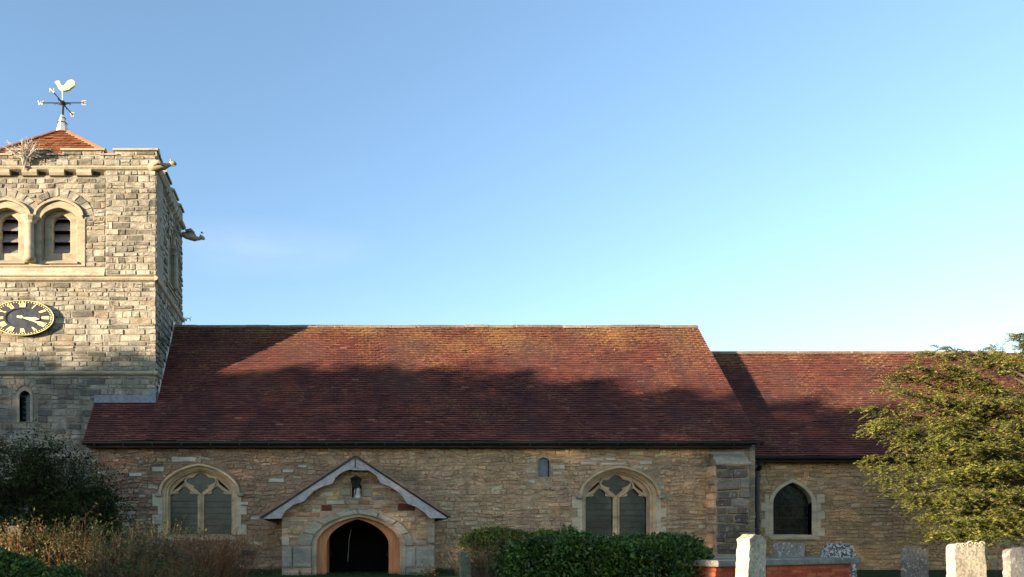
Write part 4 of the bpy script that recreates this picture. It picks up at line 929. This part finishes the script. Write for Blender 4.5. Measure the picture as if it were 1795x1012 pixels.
plate('inner_door', M['dark_wood'], nave, [opening(X(620, NY), .35, Z(965, NY), 60*un, 44*un, 6)], NY+.71, NY+.78)
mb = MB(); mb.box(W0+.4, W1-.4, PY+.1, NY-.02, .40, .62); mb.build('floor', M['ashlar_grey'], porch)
plate('porch_shade_sheet', M['porch_shade'], porch, [[(W0+.39, .4), (W1-.39, .4), (W1-.39, 2.5), (apx, 3.7), (W0+.39, 2.5)]], NY-.09, NY-.03)  # black sheet added across the porch back so the doorway looks unlit
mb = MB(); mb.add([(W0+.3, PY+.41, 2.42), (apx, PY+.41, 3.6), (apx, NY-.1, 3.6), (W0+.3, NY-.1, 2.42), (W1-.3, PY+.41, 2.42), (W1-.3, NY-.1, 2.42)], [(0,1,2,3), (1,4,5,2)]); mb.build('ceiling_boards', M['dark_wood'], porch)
# hanging cord
mb = MB(); mb.tube([(X(616, 23.3), 23.3, Z(928, 23.3)), (X(612, 23.3), 23.3, Z(945, 23.3)), (X(611, 23.3), 23.3, Z(962, 23.3)), (X(609.5, 23.3), 23.3, Z(985, 23.3))], .008, 5)
tag(mb.build('hanging_cord', M['twig_grey']), 'thin pale cord hanging in the dark porch doorway', 'cord')
# lantern
ln = thing('lantern', 'black wall lantern hanging above the porch door arch', 'lantern', (Xp(623), PY-.25, Zp(855)))
lx, ly = Xp(623.5), PY-.28; lz0, lz1 = Z(852, ly), Z(840, ly)
mb = MB(); mb.lathe([(.20, lz1), (.21, lz1+.01), (.06, lz1+.09), (.03, lz1+.10), (.02, lz1+.13), (.01, lz1+.14)], lx, ly, 6); mb.build('lantern_roof', M['black'], ln)
mb = MB(); mb.lathe([(.06, lz0-.06), (.10, lz0-.04), (.11, lz0), (.05, lz0)], lx, ly, 6); mb.build('lantern_base', M['black'], ln)
mb = MB(); mb.lathe([(.10, lz0), (.155, lz1)], lx, ly, 6); mb.build('glass', M['glass_dark'], ln)
mb = MB()
for j in range(6):
    t = math.pi*j/3; mb.tube([(lx+.105*math.cos(t), ly+.105*math.sin(t), lz0), (lx+.165*math.cos(t), ly+.165*math.sin(t), lz1)], .012, 4)
mb.build('cage', M['black'], ln)
mb = MB(); mb.tube([(lx-.02, PY-.003, lz0-.2), (lx-.02, ly+.05, lz0-.22), (lx, ly, lz0-.16), (lx, ly, lz0-.05)], .015, 5); mb.build('bracket', M['black'], ln)
# niche statue
st = thing('statue', 'small white carved figure in the niche over the porch arch', 'statue', (Xp(627.5), PY+.12, Zp(873)))
sx, sy, sz = Xp(628), PY+.12, Zp(873)
mb = MB(); mb.lathe([(.085, sz), (.08, sz+.04), (.06, sz+.14), (.055, sz+.2), (.07, sz+.26), (.055, sz+.3), (.02, sz+.315), (.022, sz+.325), (.035, sz+.345), (.037, sz+.365), (.02, sz+.385)], sx, sy, 12, 1.4); mb.build('robed_figure', M['white_lead'], st, True)
mb = MB(); mb.tube([(sx-.07, sy-.02, sz+.27), (sx-.12, sy-.07, sz+.2), (sx-.07, sy-.1, sz+.22)], [.025, .022, .018], 6); mb.build('arm', M['white_lead'], st, True)
mb = MB(); mb.tube([(sx-.13, sy-.08, sz+.02), (sx-.11, sy-.08, sz+.3)], .01, 5); mb.build('staff', M['white_lead'], st)

# ============================================================ foliage helpers
def leaves(name, mat, pts, size, parent=None, aspect=.4, flatn=None, jit=.35, kind=None):
    """one diamond leaf per point"""
    n = len(pts); pts = np.asarray(pts, float)
    d = rng.normal(size=(n, 3)); 
    if flatn is not None: d = d*(1-flatn[1])+np.asarray(flatn[0])*flatn[1]
    d /= np.linalg.norm(d, axis=1)[:, None]
    e = np.cross(d, rng.normal(size=(n, 3))); e /= np.linalg.norm(e, axis=1)[:, None]+1e-9
    L = (size*(1+rng.uniform(-jit, jit, n)))[:, None]
    nn = np.cross(d, e)
    v = np.stack([pts, pts+d*L*.5+e*L*aspect*.5+nn*L*.08, pts+d*L, pts+d*L*.5-e*L*aspect*.5+nn*L*.08], 1).reshape(-1, 3)
    me = bpy.data.meshes.new(name); me.vertices.add(4*n); me.vertices.foreach_set('co', v.ravel())
    me.loops.add(4*n); me.loops.foreach_set('vertex_index', np.arange(4*n, dtype=np.int32))
    me.polygons.add(n); me.polygons.foreach_set('loop_start', np.arange(0, 4*n, 4, dtype=np.int32)); me.update(); me.validate()
    me.materials.append(mat)
    o = link(bpy.data.objects.new(name, me), parent)
    if kind: o['kind'] = kind
    return o
def bush_pts(cx, cy, z0, z1, rx, ry, n, shell=.55, bumps=.16, flat_top=.5):
    out = []
    while len(out) < n:
        m = n
        a = rng.uniform(0, 2*np.pi, m); h = rng.uniform(0, 1, m)
        # superellipsoid-like hull
        prof = (1-np.clip((h-flat_top)/(1-flat_top), 0, 1)**2.2)**.5
        rad = prof*(shell+(1-shell)*rng.uniform(0, 1, m)**.45)
        bump_ = np.array([noise.noise(Vector((math.cos(aa)*1.7+cx, math.sin(aa)*1.7, hh*2.3)))*bumps*1.6 for aa, hh in zip(a, h)])
        rr = rad*(1+bump_)
        zz = z0+(z1-z0)*h*(1+np.array([noise.noise(Vector((math.cos(aa)*r_*rx*1.1+cx, math.sin(aa)*r_*ry*1.1+cy, 3.3)))*bumps for aa, r_ in zip(a, rr)]))
        p = np.stack([cx+rx*rr*np.cos(a), cy+ry*rr*np.sin(a), zz], 1); out += list(p)
    # fill the top
    m = n//3; a = rng.uniform(0, 2*np.pi, m); r = np.sqrt(rng.uniform(0, 1, m))
    h = (1-r**2.2*.0) ; topz = flat_top+(1-flat_top)*(1-r**2)**(1/2.2)
    zz = z0+(z1-z0)*topz*(1+np.array([noise.noise(Vector((math.cos(aa)*r_*rx*1.1+cx, math.sin(aa)*r_*ry*1.1+cy, 3.3)))*bumps for aa, r_ in zip(a, r)]))-rng.uniform(0, .12, m)
    out += list(np.stack([cx+rx*r*np.cos(a), cy+ry*r*np.sin(a), zz], 1))
    return np.array(out)
def twigs(name, mat, parent, stems, k=4):
    mb = MB()
    for pts, r0, r1 in stems:
        n = len(pts); mb.tube(pts, [r0+(r1-r0)*i/(n-1) for i in range(n)], k, cap=False)
    return mb.build(name, mat, parent)
def wander(p, d, L, n=4, wob=.25, up=0.0):
    pts = [Vector(p)]; d = Vector(d).normalized()
    for i in range(n):
        d = (d+Vector((random.gauss(0, wob), random.gauss(0, wob), random.gauss(0, wob)+up))).normalized(); pts.append(pts[-1]+d*L/n)
    return pts

# ------------------------------------------------------------ yew at the right
yew = thing('yew_tree', 'large sunlit yew with olive green foliage in front of the chancel', 'tree', (20.3, 19.5, .4))
stems = []; pts = []
trunk = [Vector((20.3, 19.5, .2)), Vector((20.2, 19.4, 1.8)), Vector((20.0, 19.5, 3.6)), Vector((20.2, 19.6, 6.4))]
stems.append((trunk, .42, .12))
# bough tips, given where the crown reaches: (px, py, depth)
tips = []
edge = [(1620,618,19.6),(1600,640,19),(1568,655,19.4),(1560,680,18.6),(1522,716,18.8),(1535,742,18),(1522,752,19),(1560,765,18.5),(1545,735,19),(1530,800,19.5),(1524,818,20),(1545,838,19.2),(1560,852,18.8),(1580,868,18),(1600,882,18),(1625,905,17.6),(1610,938,17.8),(1648,935,17.4),(1690,945,17.6),(1730,935,17),(1780,930,17),
        (1720,622,20),(1740,612,20.5),(1765,640,20),(1795,625,20),(1680,650,19.6),(1655,640,19),(1650,610,20),(1700,700,18),(1640,700,18.2),(1600,712,18),(1580,782,18),(1620,800,17.4),(1680,780,17),(1740,760,17),(1790,740,17),(1660,860,16.8),(1720,860,16.4),(1790,860,16.2),(1590,818,17.8),(1700,820,17),(1760,810,16.6),(1640,830,17),(1610,750,17.6),(1740,700,18),(1795,690,18),(1690,910,16.8),(1760,895,16.6),(1820,620,20),(1850,700,17),(1850,800,16.5),(1830,900,16.5),(1640,770,17.4),(1670,735,17.6),(1585,690,18.2),(1630,660,19.4)]
for px, py, Yd in edge: tips.append(Vector((X(px, Yd), Yd, Z(py, Yd))))
for k in range(46):
    a = random.uniform(0, 2*math.pi); r = random.uniform(2.4, 4.8); zz = random.uniform(2.2, 6.4)
    p = Vector((20.6+r*math.cos(a)*.95, 19.8+r*math.sin(a)*.75, zz))
    pxx = VX+p.x*F/p.y
    if pxx < 1640: continue
    tips.append(p)
for k in range(8): tips.append(Vector((21.5+random.uniform(-.8, 2), 19.8+random.uniform(-1.5, 1.5), random.uniform(6.0, 6.9))))
tips.append(Vector((X(1789, 19.6), 19.6, Z(590, 19.6)))); tips.append(Vector((X(1800, 19.6), 19.6, Z(605, 19.6))))
twl = []
for tp in tips:
    s0 = trunk[1].lerp(trunk[3], max(0, min(1, (tp.z-1.6)/5.5-.12))); 
    mid = s0.lerp(tp, .5)+Vector((random.gauss(0, .2), random.gauss(0, .2), .25+random.gauss(0, .15)))
    B = []
    for i in range(9):
        t = i/8; B.append(s0*(1-t)**2+mid*2*t*(1-t)+tp*t*t)
    stems.append((B, .04, .010))
    L = (tp-s0).length
    for q in range(int(34+L*12)):
        t = 1-random.random()**1.25*.62; i = min(7, int(t*8)); c = B[i].lerp(B[i+1], t*8-i)
        dirn = (B[i+1]-B[i]).normalized(); side = dirn.cross(Vector((0, 0, 1))).normalized()*random.choice((-1, 1))
        dd = (dirn*random.uniform(.3, 1)+side*random.uniform(.3, 1.0)+Vector((0, 0, random.gauss(0.02, .25)))).normalized()
        twl.append((c+Vector((random.gauss(0, .06), random.gauss(0, .06), random.gauss(0, .035))), dd, random.uniform(.22, .55)*(1.15-t*.35)))
lp = []; ld = []
for c, d, L in twl:
    n = max(8, int(L*92))
    sd = d.cross(Vector((0, 0, 1))).normalized()
    for i in range(n):
        t = i/n; lp.append(c+d*L*t+Vector((0, 0, -.38*L*t*t))); s = (1 if i % 2 else -1)
        ld.append(d*.75+sd*s*.75+Vector((random.gauss(0, .22), random.gauss(0, .22), random.gauss(0, .25))))
nz_ = [tuple(p) for p in lp]; fill = np.concatenate([bush_pts(21.0, 20.4, 1.9, 5.6, 3.2, 1.5, 22000, .1, .5, .3)])
ld += [Vector(tuple(rng.normal(size=3))) for _ in range(len(fill))]
leaves('crown', M['yew'], nz_+[tuple(p) for p in fill], .066, yew, .24, flatn=(np.array([tuple(p) for p in ld]), .8))
twigs('trunk', M['bark'], yew, stems, 6)
print('yew leaves', len(lp))

# ------------------------------------------------------------ hedges and bushes
def upright(cx, cy, n, z0, z1, rx, ry, lean=0, sp=.25, fork=3):
    st = []
    for i in range(n):
        a = random.uniform(0, 2*math.pi); r = random.random()**.5; x0 = cx+rx*r*math.cos(a)*.8; y0 = cy+ry*r*math.sin(a)
        L = (z1-z0)*random.uniform(.6, 1.05); pts_ = wander((x0, y0, z0), (lean+random.gauss(0, sp), random.gauss(0, sp), 1), L, 5, .12)
        st.append((pts_, .009, .004))
        for f in range(fork):
            p = pts_[random.randint(1, 4)]; st.append((wander(p, (random.gauss(lean, .7), random.gauss(0, .6), .8), L*random.uniform(.15, .4), 3, .2), .005, .0025))
    return st
# laurel hedge in front of the right window
lh = thing('laurel_bush', 'wide glossy dark green laurel bush below the right tracery window', 'bush', (X(1060, 14), 14, .3))
pp = np.concatenate([bush_pts(X(985, 14), 14, .3, 1.76, 1.25, .9, 13000, .5, .16, .72), bush_pts(X(1085, 14), 14.2, .3, 1.72, 1.5, .9, 15000, .5, .16, .78), bush_pts(X(1170, 14), 14.1, .3, 1.70, .85, .8, 9000, .5, .2, .7), bush_pts(X(930, 14), 13.9, .3, 1.66, .6, .7, 5000, .5, .2, .6)])
spr = []
for k in range(130):
    b0_ = pp[random.randrange(len(pp))]
    if b0_[2] < 1.45: continue
    for q in range(9): spr.append((b0_[0]+random.gauss(0, .03), b0_[1]+random.gauss(0, .03), b0_[2]+q*.016+random.gauss(0, .01)))
leaves('foliage', M['laurel'], np.concatenate([pp, np.array(spr)]), .082, lh, .5, jit=.5)
twigs('stems', M['twig_brown'], lh, upright(X(1060, 14), 14, 40, .2, 1.5, 1.9, .5), 4)
# clipped shrub by the porch
cs = thing('clipped_shrub', 'brown twiggy shrub with clipped green top right of the porch', 'shrub', (X(890, 17.5), 17.5, .4))
pp = bush_pts(X(875, 17.5), 17.5, .9, Z(926, 17.5), 1.05, .7, 9000, .3, .12, .6); pp = pp[rng.uniform(0, 1, len(pp)) < np.clip((pp[:, 2]-1.3)/.45, .3, 1)]
pp2 = bush_pts(X(945, 17), 17, 1.2, Z(930, 17), .7, .5, 5500, .3, .2, .4)
leaves('foliage', M['box_leaf'], np.concatenate([pp, pp2]), .075, cs, .45)
twigs('stems', M['twig_brown'], cs, upright(X(880, 17.5), 17.5, 260, .5, 1.98, 1.2, .6, -.12, .22, 4), 4)
# laurel at the lower left
l2 = thing('laurel_bush', 'low dark laurel bush in the bottom left corner', 'bush', (X(20, 11), 11, .1))
pp = np.concatenate([bush_pts(X(10, 11), 11, 0, Z(962, 11), 1.05, .8, 12000, .5, .2, .3), bush_pts(X(105, 11.6), 11.6, 0, Z(998, 11.6), .6, .6, 5000, .5, .2, .3)])
leaves('foliage', M['laurel'], pp, .07, l2, .5)
# dark evergreen at the foot of the tower
ev = thing('evergreen_tree', 'shaded dark evergreen growing against the foot of the tower', 'tree', (X(60, 21), 21.5, .5))
st = []; lp = []
tr = [Vector((X(50, 21), 21.3, .4)), Vector((X(55, 21), 21.2, 2.0)), Vector((X(60, 21), 21.2, 3.6))]; st.append((tr, .16, .05))
etips = [(x_, y_) for x_, y_ in [(0,790),(30,785),(60,775),(95,785),(120,800),(150,815),(170,830),(190,850),(200,875),(205,900),(215,880),(160,860),(130,850),(90,830),(50,820),(10,830),(-30,780),(-60,800),(-60,850),(20,870),(70,870),(110,890),(150,900),(180,910),(60,910),(10,900),(-30,900),(100,860),(140,875),(175,880),(40,850),(0,850),(80,890),(120,915),(205,915),(30,890),(150,840),(-10,815),(75,805),(190,895)]]
for x_, y_ in etips:
    Yd = random.uniform(20, 22.3); tp = Vector((X(x_, Yd), Yd, Z(y_, Yd))); s0 = tr[1].lerp(tr[2], random.random()); B = [s0.lerp(tp, i/6)+Vector((0, 0, .3*math.sin(i/6*3.14))) for i in range(7)]; st.append((B, .03, .006))
    for q in range(46):
        t = 1-random.random()**1.2*.7; c = s0.lerp(tp, t)+Vector((0, 0, .3*math.sin(t*3.14)))+Vector((random.gauss(0, .13), random.gauss(0, .2), random.gauss(0, .12)))
        d = (tp-s0).normalized()+Vector((random.gauss(0, .6), random.gauss(0, .6), random.gauss(0, .5)))
        for i in range(9): lp.append(tuple(c+d*.05*i+Vector((random.gauss(0, .025), random.gauss(0, .025), random.gauss(0, .025)))))
lp = lp+[tuple(p) for p in np.concatenate([bush_pts(X(20, 21), 21.3, .5, 3.9, 2.2, 1.2, 20000, .2, .6, .15), bush_pts(X(130, 21), 21, .5, 2.9, 1.9, 1.2, 15000, .2, .6, .1)])]
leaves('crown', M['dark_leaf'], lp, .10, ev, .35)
twigs('trunk', M['bark'], ev, st, 5)
# wild shrubs with red-brown twigs along the lower left
def wild(name, label, pxs, Yd, n, ztop_, zb_, ncl, lm, tm, lean=.1, size=.05, lsp=.22, w_=.9, group=None):
    t_ = thing(name, label, 'shrub', (X(pxs, Yd), Yd, .2), group)
    st = upright(X(pxs, Yd), Yd, n, zb_, ztop_, w_, .6, lean, lsp, 5)
    twigs('stems', M[tm], t_, st, 3)
    pts_ = []
    for ps, a, b_ in st:
        for i in range(ncl):
            p = ps[random.randint(len(ps)//2, len(ps)-1)]; pts_.append((p.x+random.gauss(0, .045), p.y+random.gauss(0, .045), p.z+random.gauss(0, .045)))
    leaves('leaves', M[lm], pts_, size, t_, .55)
G = 'wild twiggy shrubs along the lower left'
wild('wild_shrub', 'tangled twiggy shrub with green tips at the far left edge', 15, 14, 85, 2.15, .5, 7, 'shrub_leaf', 'twig_red', .1, .07, .26, .8, G)
wild('wild_shrub', 'reddish twiggy shrub with yellowed leaves behind the low laurel', 110, 14.2, 110, 2.1, .5, 6, 'green_leaf', 'twig_red', .12, .065, .26, .9, G)
wild('wild_shrub', 'rust brown tangled shrub between low laurel and left tracery window', 205, 13.6, 130, 1.85, .5, 6, 'shrub_leaf', 'twig_brown', .05, .055, .3, .9, G)
wild('wild_shrub', 'greener twiggy shrub in front of the left tracery window', 262, 14.6, 110, 2.12, .5, 5, 'green_leaf', 'twig_brown', .15, .06, .26, .8, G)
wild('wild_shrub', 'arching bare reddish stems at the right end of the shrubs', 360, 14, 170, 1.95, .5, 1, 'rust_leaf', 'twig_red', .35, .045, .25, .75, G)
wild('wild_shrub', 'low rusty undergrowth beneath the arching stems', 290, 12.6, 150, 1.35, .4, 4, 'green_leaf', 'twig_red', .2, .05, .4, 1.0, G)
# sapling catching the sun
sp_ = thing('sapling', 'thin sunlit sapling standing among the twiggy shrubs', 'sapling', (X(148, 13.2), 13.2, .3))
st = [([Vector((X(147, 13.2), 13.2, .3)), Vector((X(147, 13.2), 13.2, 1.2)), Vector((X(149, 13.2), 13.2, 1.7)), Vector((X(150, 13.2), 13.2, Z(900, 13.2)))], .022, .009)]; lp = []
for z_, sg in ((1.35, 1), (1.5, -1), (1.62, 1), (1.75, -1), (1.9, 1), (2.05, -1), (2.1, 1)):
    w__ = wander((X(148, 13.2), 13.2, z_), (sg, random.gauss(0, .4), .9), .32, 4, .2); st.append((w__, .008, .003))
    for q in range(9): p = w__[random.randint(2, 4)]; lp.append((p.x+random.gauss(0, .05), p.y+random.gauss(0, .05), p.z+random.gauss(0, .04)))
twigs('stem', M['twig_red'], sp_, st, 5); leaves('leaves', M['shrub_leaf'], lp, .075, sp_, .6)
# bare plant rooted on the tower string course
bp_ = thing('bare_plant', 'leafless pale plant rooted in the tower parapet', 'plant', (Xt(47), TY-.2, Zt(302)))
st = []; root = Vector((Xt(47), TY-.2, Zt(303)))
for i in range(34):
    a = random.uniform(-1, 1); t_ = Vector((Xt(48+a*32), TY-.3+random.uniform(-.35, .2), Zt(252+abs(a)**1.5*14+random.uniform(0, 14))))
    k1 = root+Vector((a*.12, random.gauss(0, .05), .42)); pts_ = [root+(k1-root)*0, root.lerp(k1, .5), k1, k1.lerp(t_, .5)+Vector((0, 0, .05)), t_]
    st.append((pts_, .016, .005))
    for q in range(5): p = k1.lerp(t_, random.uniform(.3, 1)); st.append((wander(p, (a+random.gauss(0, .6), random.gauss(0, .5), random.gauss(.4, .4)), .2, 3, .3), .007, .004))
twigs('stems', M['twig_grey'], bp_, st, 4)
# conifer behind the nave, its tip just past the tower
cf = thing('conifer_tree', 'dark conifer peeping past the tower above the nave ridge', 'tree', (X(292, 42), 42, .5))
st = [([Vector((X(294, 42), 42, .5)), Vector((X(294, 42), 42, 8)), Vector((X(294, 42), 42, 15.3))], .25, .05)]; lp = []
for z_ in np.arange(6, 15.5, .28):
    for q in range(5):
        a = random.uniform(0, 6.28) if q else 0.0; L = (15.6-z_)*.1+.5
        if q == 0 and 14.8 < z_ < 15.1: L = 1.35
        p0 = Vector((X(294, 42), 42, z_)); d = Vector((math.cos(a), math.sin(a), .22)); st.append(([p0, p0+d*L*.5, p0+d*L], .03, .01))
        for i in range(int(L*36)): p = p0+d*L*random.uniform(.3, 1); lp.append((p.x+random.gauss(0, .06), p.y+random.gauss(0, .06), p.z+random.gauss(0, .05)))
leaves('crown', M['dark_leaf'], lp, .17, cf, .3); twigs('trunk', M['bark'], cf, st, 4)

# ============================================================ gravestones
def gravestone(label, px0, px1, py, Yd, shape, mat, th=.12, rot=0, lean=0, group='weathered gravestones in the churchyard', bev=.012):
    x0, x1 = X(px0, Yd), X(px1, Yd); w2 = (x1-x0)/2; cx = (x0+x1)/2; zt = Z(py, Yd); zb = ground_z(cx, Yd)-.1; H = zt-zb
    prof = [(-w2*1.14, 0)]+[(sx_*w2, H+sz_*w2) for sx_, sz_ in shape]+[(w2*1.08, 0)]
    # densify and roughen the outline
    q = []
    for i in range(len(prof)):
        a, b_ = prof[i], prof[(i+1) % len(prof)]; n_ = max(1, int(math.hypot(b_[0]-a[0], b_[1]-a[1])/.05))
        for j in range(n_): q.append((a[0]+(b_[0]-a[0])*j/n_+random.gauss(0, .006), a[1]+(b_[1]-a[1])*j/n_+random.gauss(0, .007)))
    mt = Matrix.Translation((cx, Yd, zb)) @ Matrix.Rotation(R(rot), 4, 'Z') @ Matrix.Rotation(R(lean), 4, 'Y')
    o = plate('gravestone', M[mat], None, [q], -th/2, th/2, bev)
    o.matrix_world = mt
    return tag(o, label, 'gravestone', group)
gravestone('thick sunlit pale headstone with peaked top right of the laurel bush', 1287, 1338, 937, 12, [(-1, -.36), (-.95, -.3), (-.45, -.04), (-.3, 0), (.25, -.02), (.45, -.08), (.95, -.3), (1, -.38)], 'grave_pale', .22, 28, 3)
gravestone('grey fluted headstone behind the chest tomb below the chancel window', 1357, 1406, 951, 18, [(-1, -.16), (-.85, -.05), (-.5, -.1), (-.2, 0), (.2, 0), (.5, -.1), (.85, -.05), (1, -.1)], 'grave_grey', .14, 0, 1)
gravestone('squat mossy black and white headstone behind the chest tomb', 1444, 1494, 953, 18, [(-1, -.75), (-.62, -.1), (-.4, 0), (.4, -.02), (.75, -.12), (1, -.6)], 'grave_moss', .3, 0, -1)
gravestone('shaded grey headstone left of the bright scroll topped one', 1583, 1625, 959, 18.4, [(-1, -.1), (-.75, -.02), (-.2, -.08), (.1, .0), (.4, -.03), (.55, -.14), (1, -.1)], 'grave_grey', .14, 6, -.5)
gravestone('bright sunlit headstone with scrolled top at the lower right', 1666, 1731, 952, 13, [(-1, -.38), (-1.0, -.16), (-.85, -.04), (-.6, -.02), (-.35, -.08), (-.15, 0), (.2, .02), (.4, -.06), (.6, -.02), (.85, -.04), (.98, -.15), (1, -.4)], 'grave_pale', .16, 10, -3.2)
gs = bpy.data.objects['gravestone.004']
for a_, r_, zt2 in ((-.78, .07, -.14), (-.42, .05, -.12), (0, .075, -.1), (.42, .05, -.12), (.78, .07, -.14)):
    w2 = (X(1731, 13)-X(1666, 13))/2; H_ = Z(952, 13)-(ground_z((X(1731, 13)+X(1666, 13))/2, 13)-.1); mb = MB()
    mb.tube([(a_*w2+r_*1.2*math.cos(t)*(1-t/9), -.075, H_+zt2*w2+r_*math.sin(t)*(1-t/9)) for t in [k*.6 for k in range(12)]], .013, 5)
    sc_ = mb.build('carved_scroll', M['grave_pale'], gs, True)
gravestone('speckled pinkish headstone cut by the right edge of the photo', 1767, 1830, 960, 13, [(-1, -.1), (-.6, 0), (.5, -.02), (1, -.12)], 'grave_grey', .14, 5, -3)
gravestone('narrow leaning greenish headstone beside the clipped shrub', 809, 829, 966, 16.5, [(-1, -.1), (-.8, 0), (0, .02), (.5, -.3), (1, -.5)], 'grave_green', .1, 20, -5)
gravestone('dark rounded headstone top showing behind the laurel bush', 1166, 1206, 943, 19, [(-1, -.5), (-.8, -.2), (-.4, -.04), (0, 0), (.4, -.04), (.8, -.2), (1, -.5)], 'grave_moss', .14, 0, 0)
gravestone('small sunlit headstone half hidden in the shrubs at far left', 21, 41, 922, 19.2, [(-1, -.3), (-.5, -.03), (.2, 0), (1, -.25)], 'grave_pale', .14, 20, -3)
# chest tomb
tm_ = thing('chest_tomb', 'red brick chest tomb with a grey stone slab below the chancel window', 'tomb', (9.6, 14.8, .2))
A = Vector((X(1259, 13), 13, 0)); B = Vector((X(1512, 15.6), 15.6, 0)); Ud = (B-A).normalized(); Nd = Vector((-Ud.y, Ud.x, 0)); Lt = (B-A).length; ztm = 1.31; Wt = 1.1
def tp(a, b_, z): return A+Ud*a+Nd*b_+Vector((0, 0, z))
mb = MB(); mb.hexa([tp(0, 0, ztm-.13), tp(Lt, 0, ztm-.13), tp(Lt, Wt, ztm-.13), tp(0, Wt, ztm-.13), tp(.02, .02, ztm), tp(Lt-.02, .02, ztm), tp(Lt-.02, Wt-.02, ztm), tp(.02, Wt-.02, ztm)])
sb = mb.build('slab', M['slab'], tm_); bv = sb.modifiers.new('b', 'BEVEL'); bv.width = .025; bv.segments = 2
ib = .16
mb = MB(); mb.hexa([tp(ib+.02, ib+.02, .1), tp(Lt-ib-.02, ib+.02, .1), tp(Lt-ib-.02, Wt-ib-.02, .1), tp(ib+.02, Wt-ib-.02, .1), tp(ib+.02, ib+.02, ztm-.131), tp(Lt-ib-.02, ib+.02, ztm-.131), tp(Lt-ib-.02, Wt-ib-.02, ztm-.131), tp(ib+.02, Wt-ib-.02, ztm-.131)]); core = mb.build('core', M['brick_mortar'], tm_)
z = .2; r = 0
def brick(a0, a1, z0, z1, f):
    mb = MB(); mb.hexa([f(a0, 0, z0), f(a1, 0, z0), f(a1, 1, z0), f(a0, 1, z0), f(a0, 0, z1), f(a1, 0, z1), f(a1, 1, z1), f(a0, 1, z1)]); mb.build('brick', M['brick'], core)
while z < ztm-.15:
    z1 = min(z+.075, ztm-.135); s = ib-(.19 if r % 2 else 0)
    while s < Lt-ib:
        a0, a1 = max(s, ib), min(s+.38, Lt-ib); pr = .012 if z > ztm-.24 or a0 < ib+.5 or a1 > Lt-ib-.5 else -.0
        if a1-a0 > .05: brick(a0+.006, a1-.006, z+.005, z1-.005, lambda a, b_, zz: tp(a, ib-pr+random.uniform(-.002, .002)+b_*.05, zz))
        s += .38
    s = ib
    while s < Wt-ib-.05:
        brick(s+.006, min(s+.2, Wt-ib)-.006, z+.005, z1-.005, lambda a, b_, zz: tp(ib-.0+b_*.05, a, zz)); s += .2
    z += .08; r += 1

# ------------------------------------------------------------ grass by the church
gp_ = []
for k in range(16000):
    x_, y_ = random.uniform(-7, 14.5), random.uniform(21.6, 24.3)
    if W0-.05 < x_ < W1+.05 and y_ > PY-.05: continue
    gp_.append((x_, y_, ground_z(x_, y_)))
leaves('grass', M['grass'], gp_, .11, None, .1, flatn=(np.array([(0, 0, 1.0)]), .72), kind='stuff')
# weeds by the porch
for px, Yd, lb in ((752, 21.3, 'small leafy weed at the right foot of the porch'), (812, 23.6, 'small green weed at the wall foot right of the porch')):
    t_ = thing('weed', lb, 'plant', (X(px, Yd), Yd, ground_z(X(px, Yd), Yd)))
    zt = Z(1000, Yd); lp = [(X(px, Yd)+random.gauss(0, .16), Yd+random.gauss(0, .1), zt+random.gauss(-.12, .1)) for _ in range(90)]
    leaves('leaves', M['rust_leaf'] if px == 752 else M['box_leaf'], lp, .09, t_, .5)
    twigs('stems', M['twig_brown'], t_, [(wander((X(px, Yd), Yd, ground_z(X(px, Yd), Yd)), (random.gauss(0, .3), random.gauss(0, .3), 1), .5, 3, .1), .006, .003) for _ in range(10)], 4)

# ============================================================ woodland south-west of the churchyard (casts the evening shade)
TE = -SUN_V.z/math.hypot(SUN_V.x, SUN_V.y); LW = 60.0; s5 = math.sqrt(5)
ctl = [(-95, 16), (-70, 15.2), (-61, 15.2), (-56, 16.1), (-52, 16.8), (-48, 17.0), (-43, 17.0), (-40, 16.8), (-38, 16.8), (-35.5, 17.2), (-31, 17.2), (-28, 15.6), (-26, 13.6), (-24, 11.4), (-21, 11.1), (-19.6, 10.6), (-19.0, 7.4), (-13.2, 7.6), (-12.4, 10.6), (-8, 11), (0, 10), (10, 10)]
def top(c): return float(np.interp(c, [a for a, b_ in ctl], [b_ for a, b_ in ctl]))
N_ = 90000; lp = []
while len(lp) < N_:
    c = random.uniform(-92, 6); h = top(c); dpt = random.uniform(-2, 2)
    cr_ = .6*abs(math.sin(c*.95+dpt*.1))-.3+.45*noise.noise(Vector((c*.55, dpt*.4, 1)))
    z_ = random.uniform(.2, h+cr_-.15)
    if -37.5 < c < -31.5 and 7.9 < z_ < 8.9 and noise.noise(Vector((c*2.3, z_*2.3, 7))) > -.25: continue
    if -39.5 < c < -31 and 7.9 < z_ < 9.8 and noise.noise(Vector((c*1.3, z_*1.3, 0))) > -.14: continue
    if -47.6 < c < -46.4 and 8.3 < z_ < 9.4: continue
    if -42.6 < c < -40.6 and 13.35 < z_ < 14.1 and noise.noise(Vector((c*1.5, z_*1.5, 5))) > -.1: continue
    if -44.9 < c < -44.2 and 13.6 < z_ < 14.1: continue
    L_ = LW+dpt; k_ = c/s5
    lp.append((-L_*2/s5+k_/s5, -L_/s5-2*k_/s5, z_))
o = leaves('woodland', M['wood_leaf'], lp, .42, None, .8, kind='stuff')
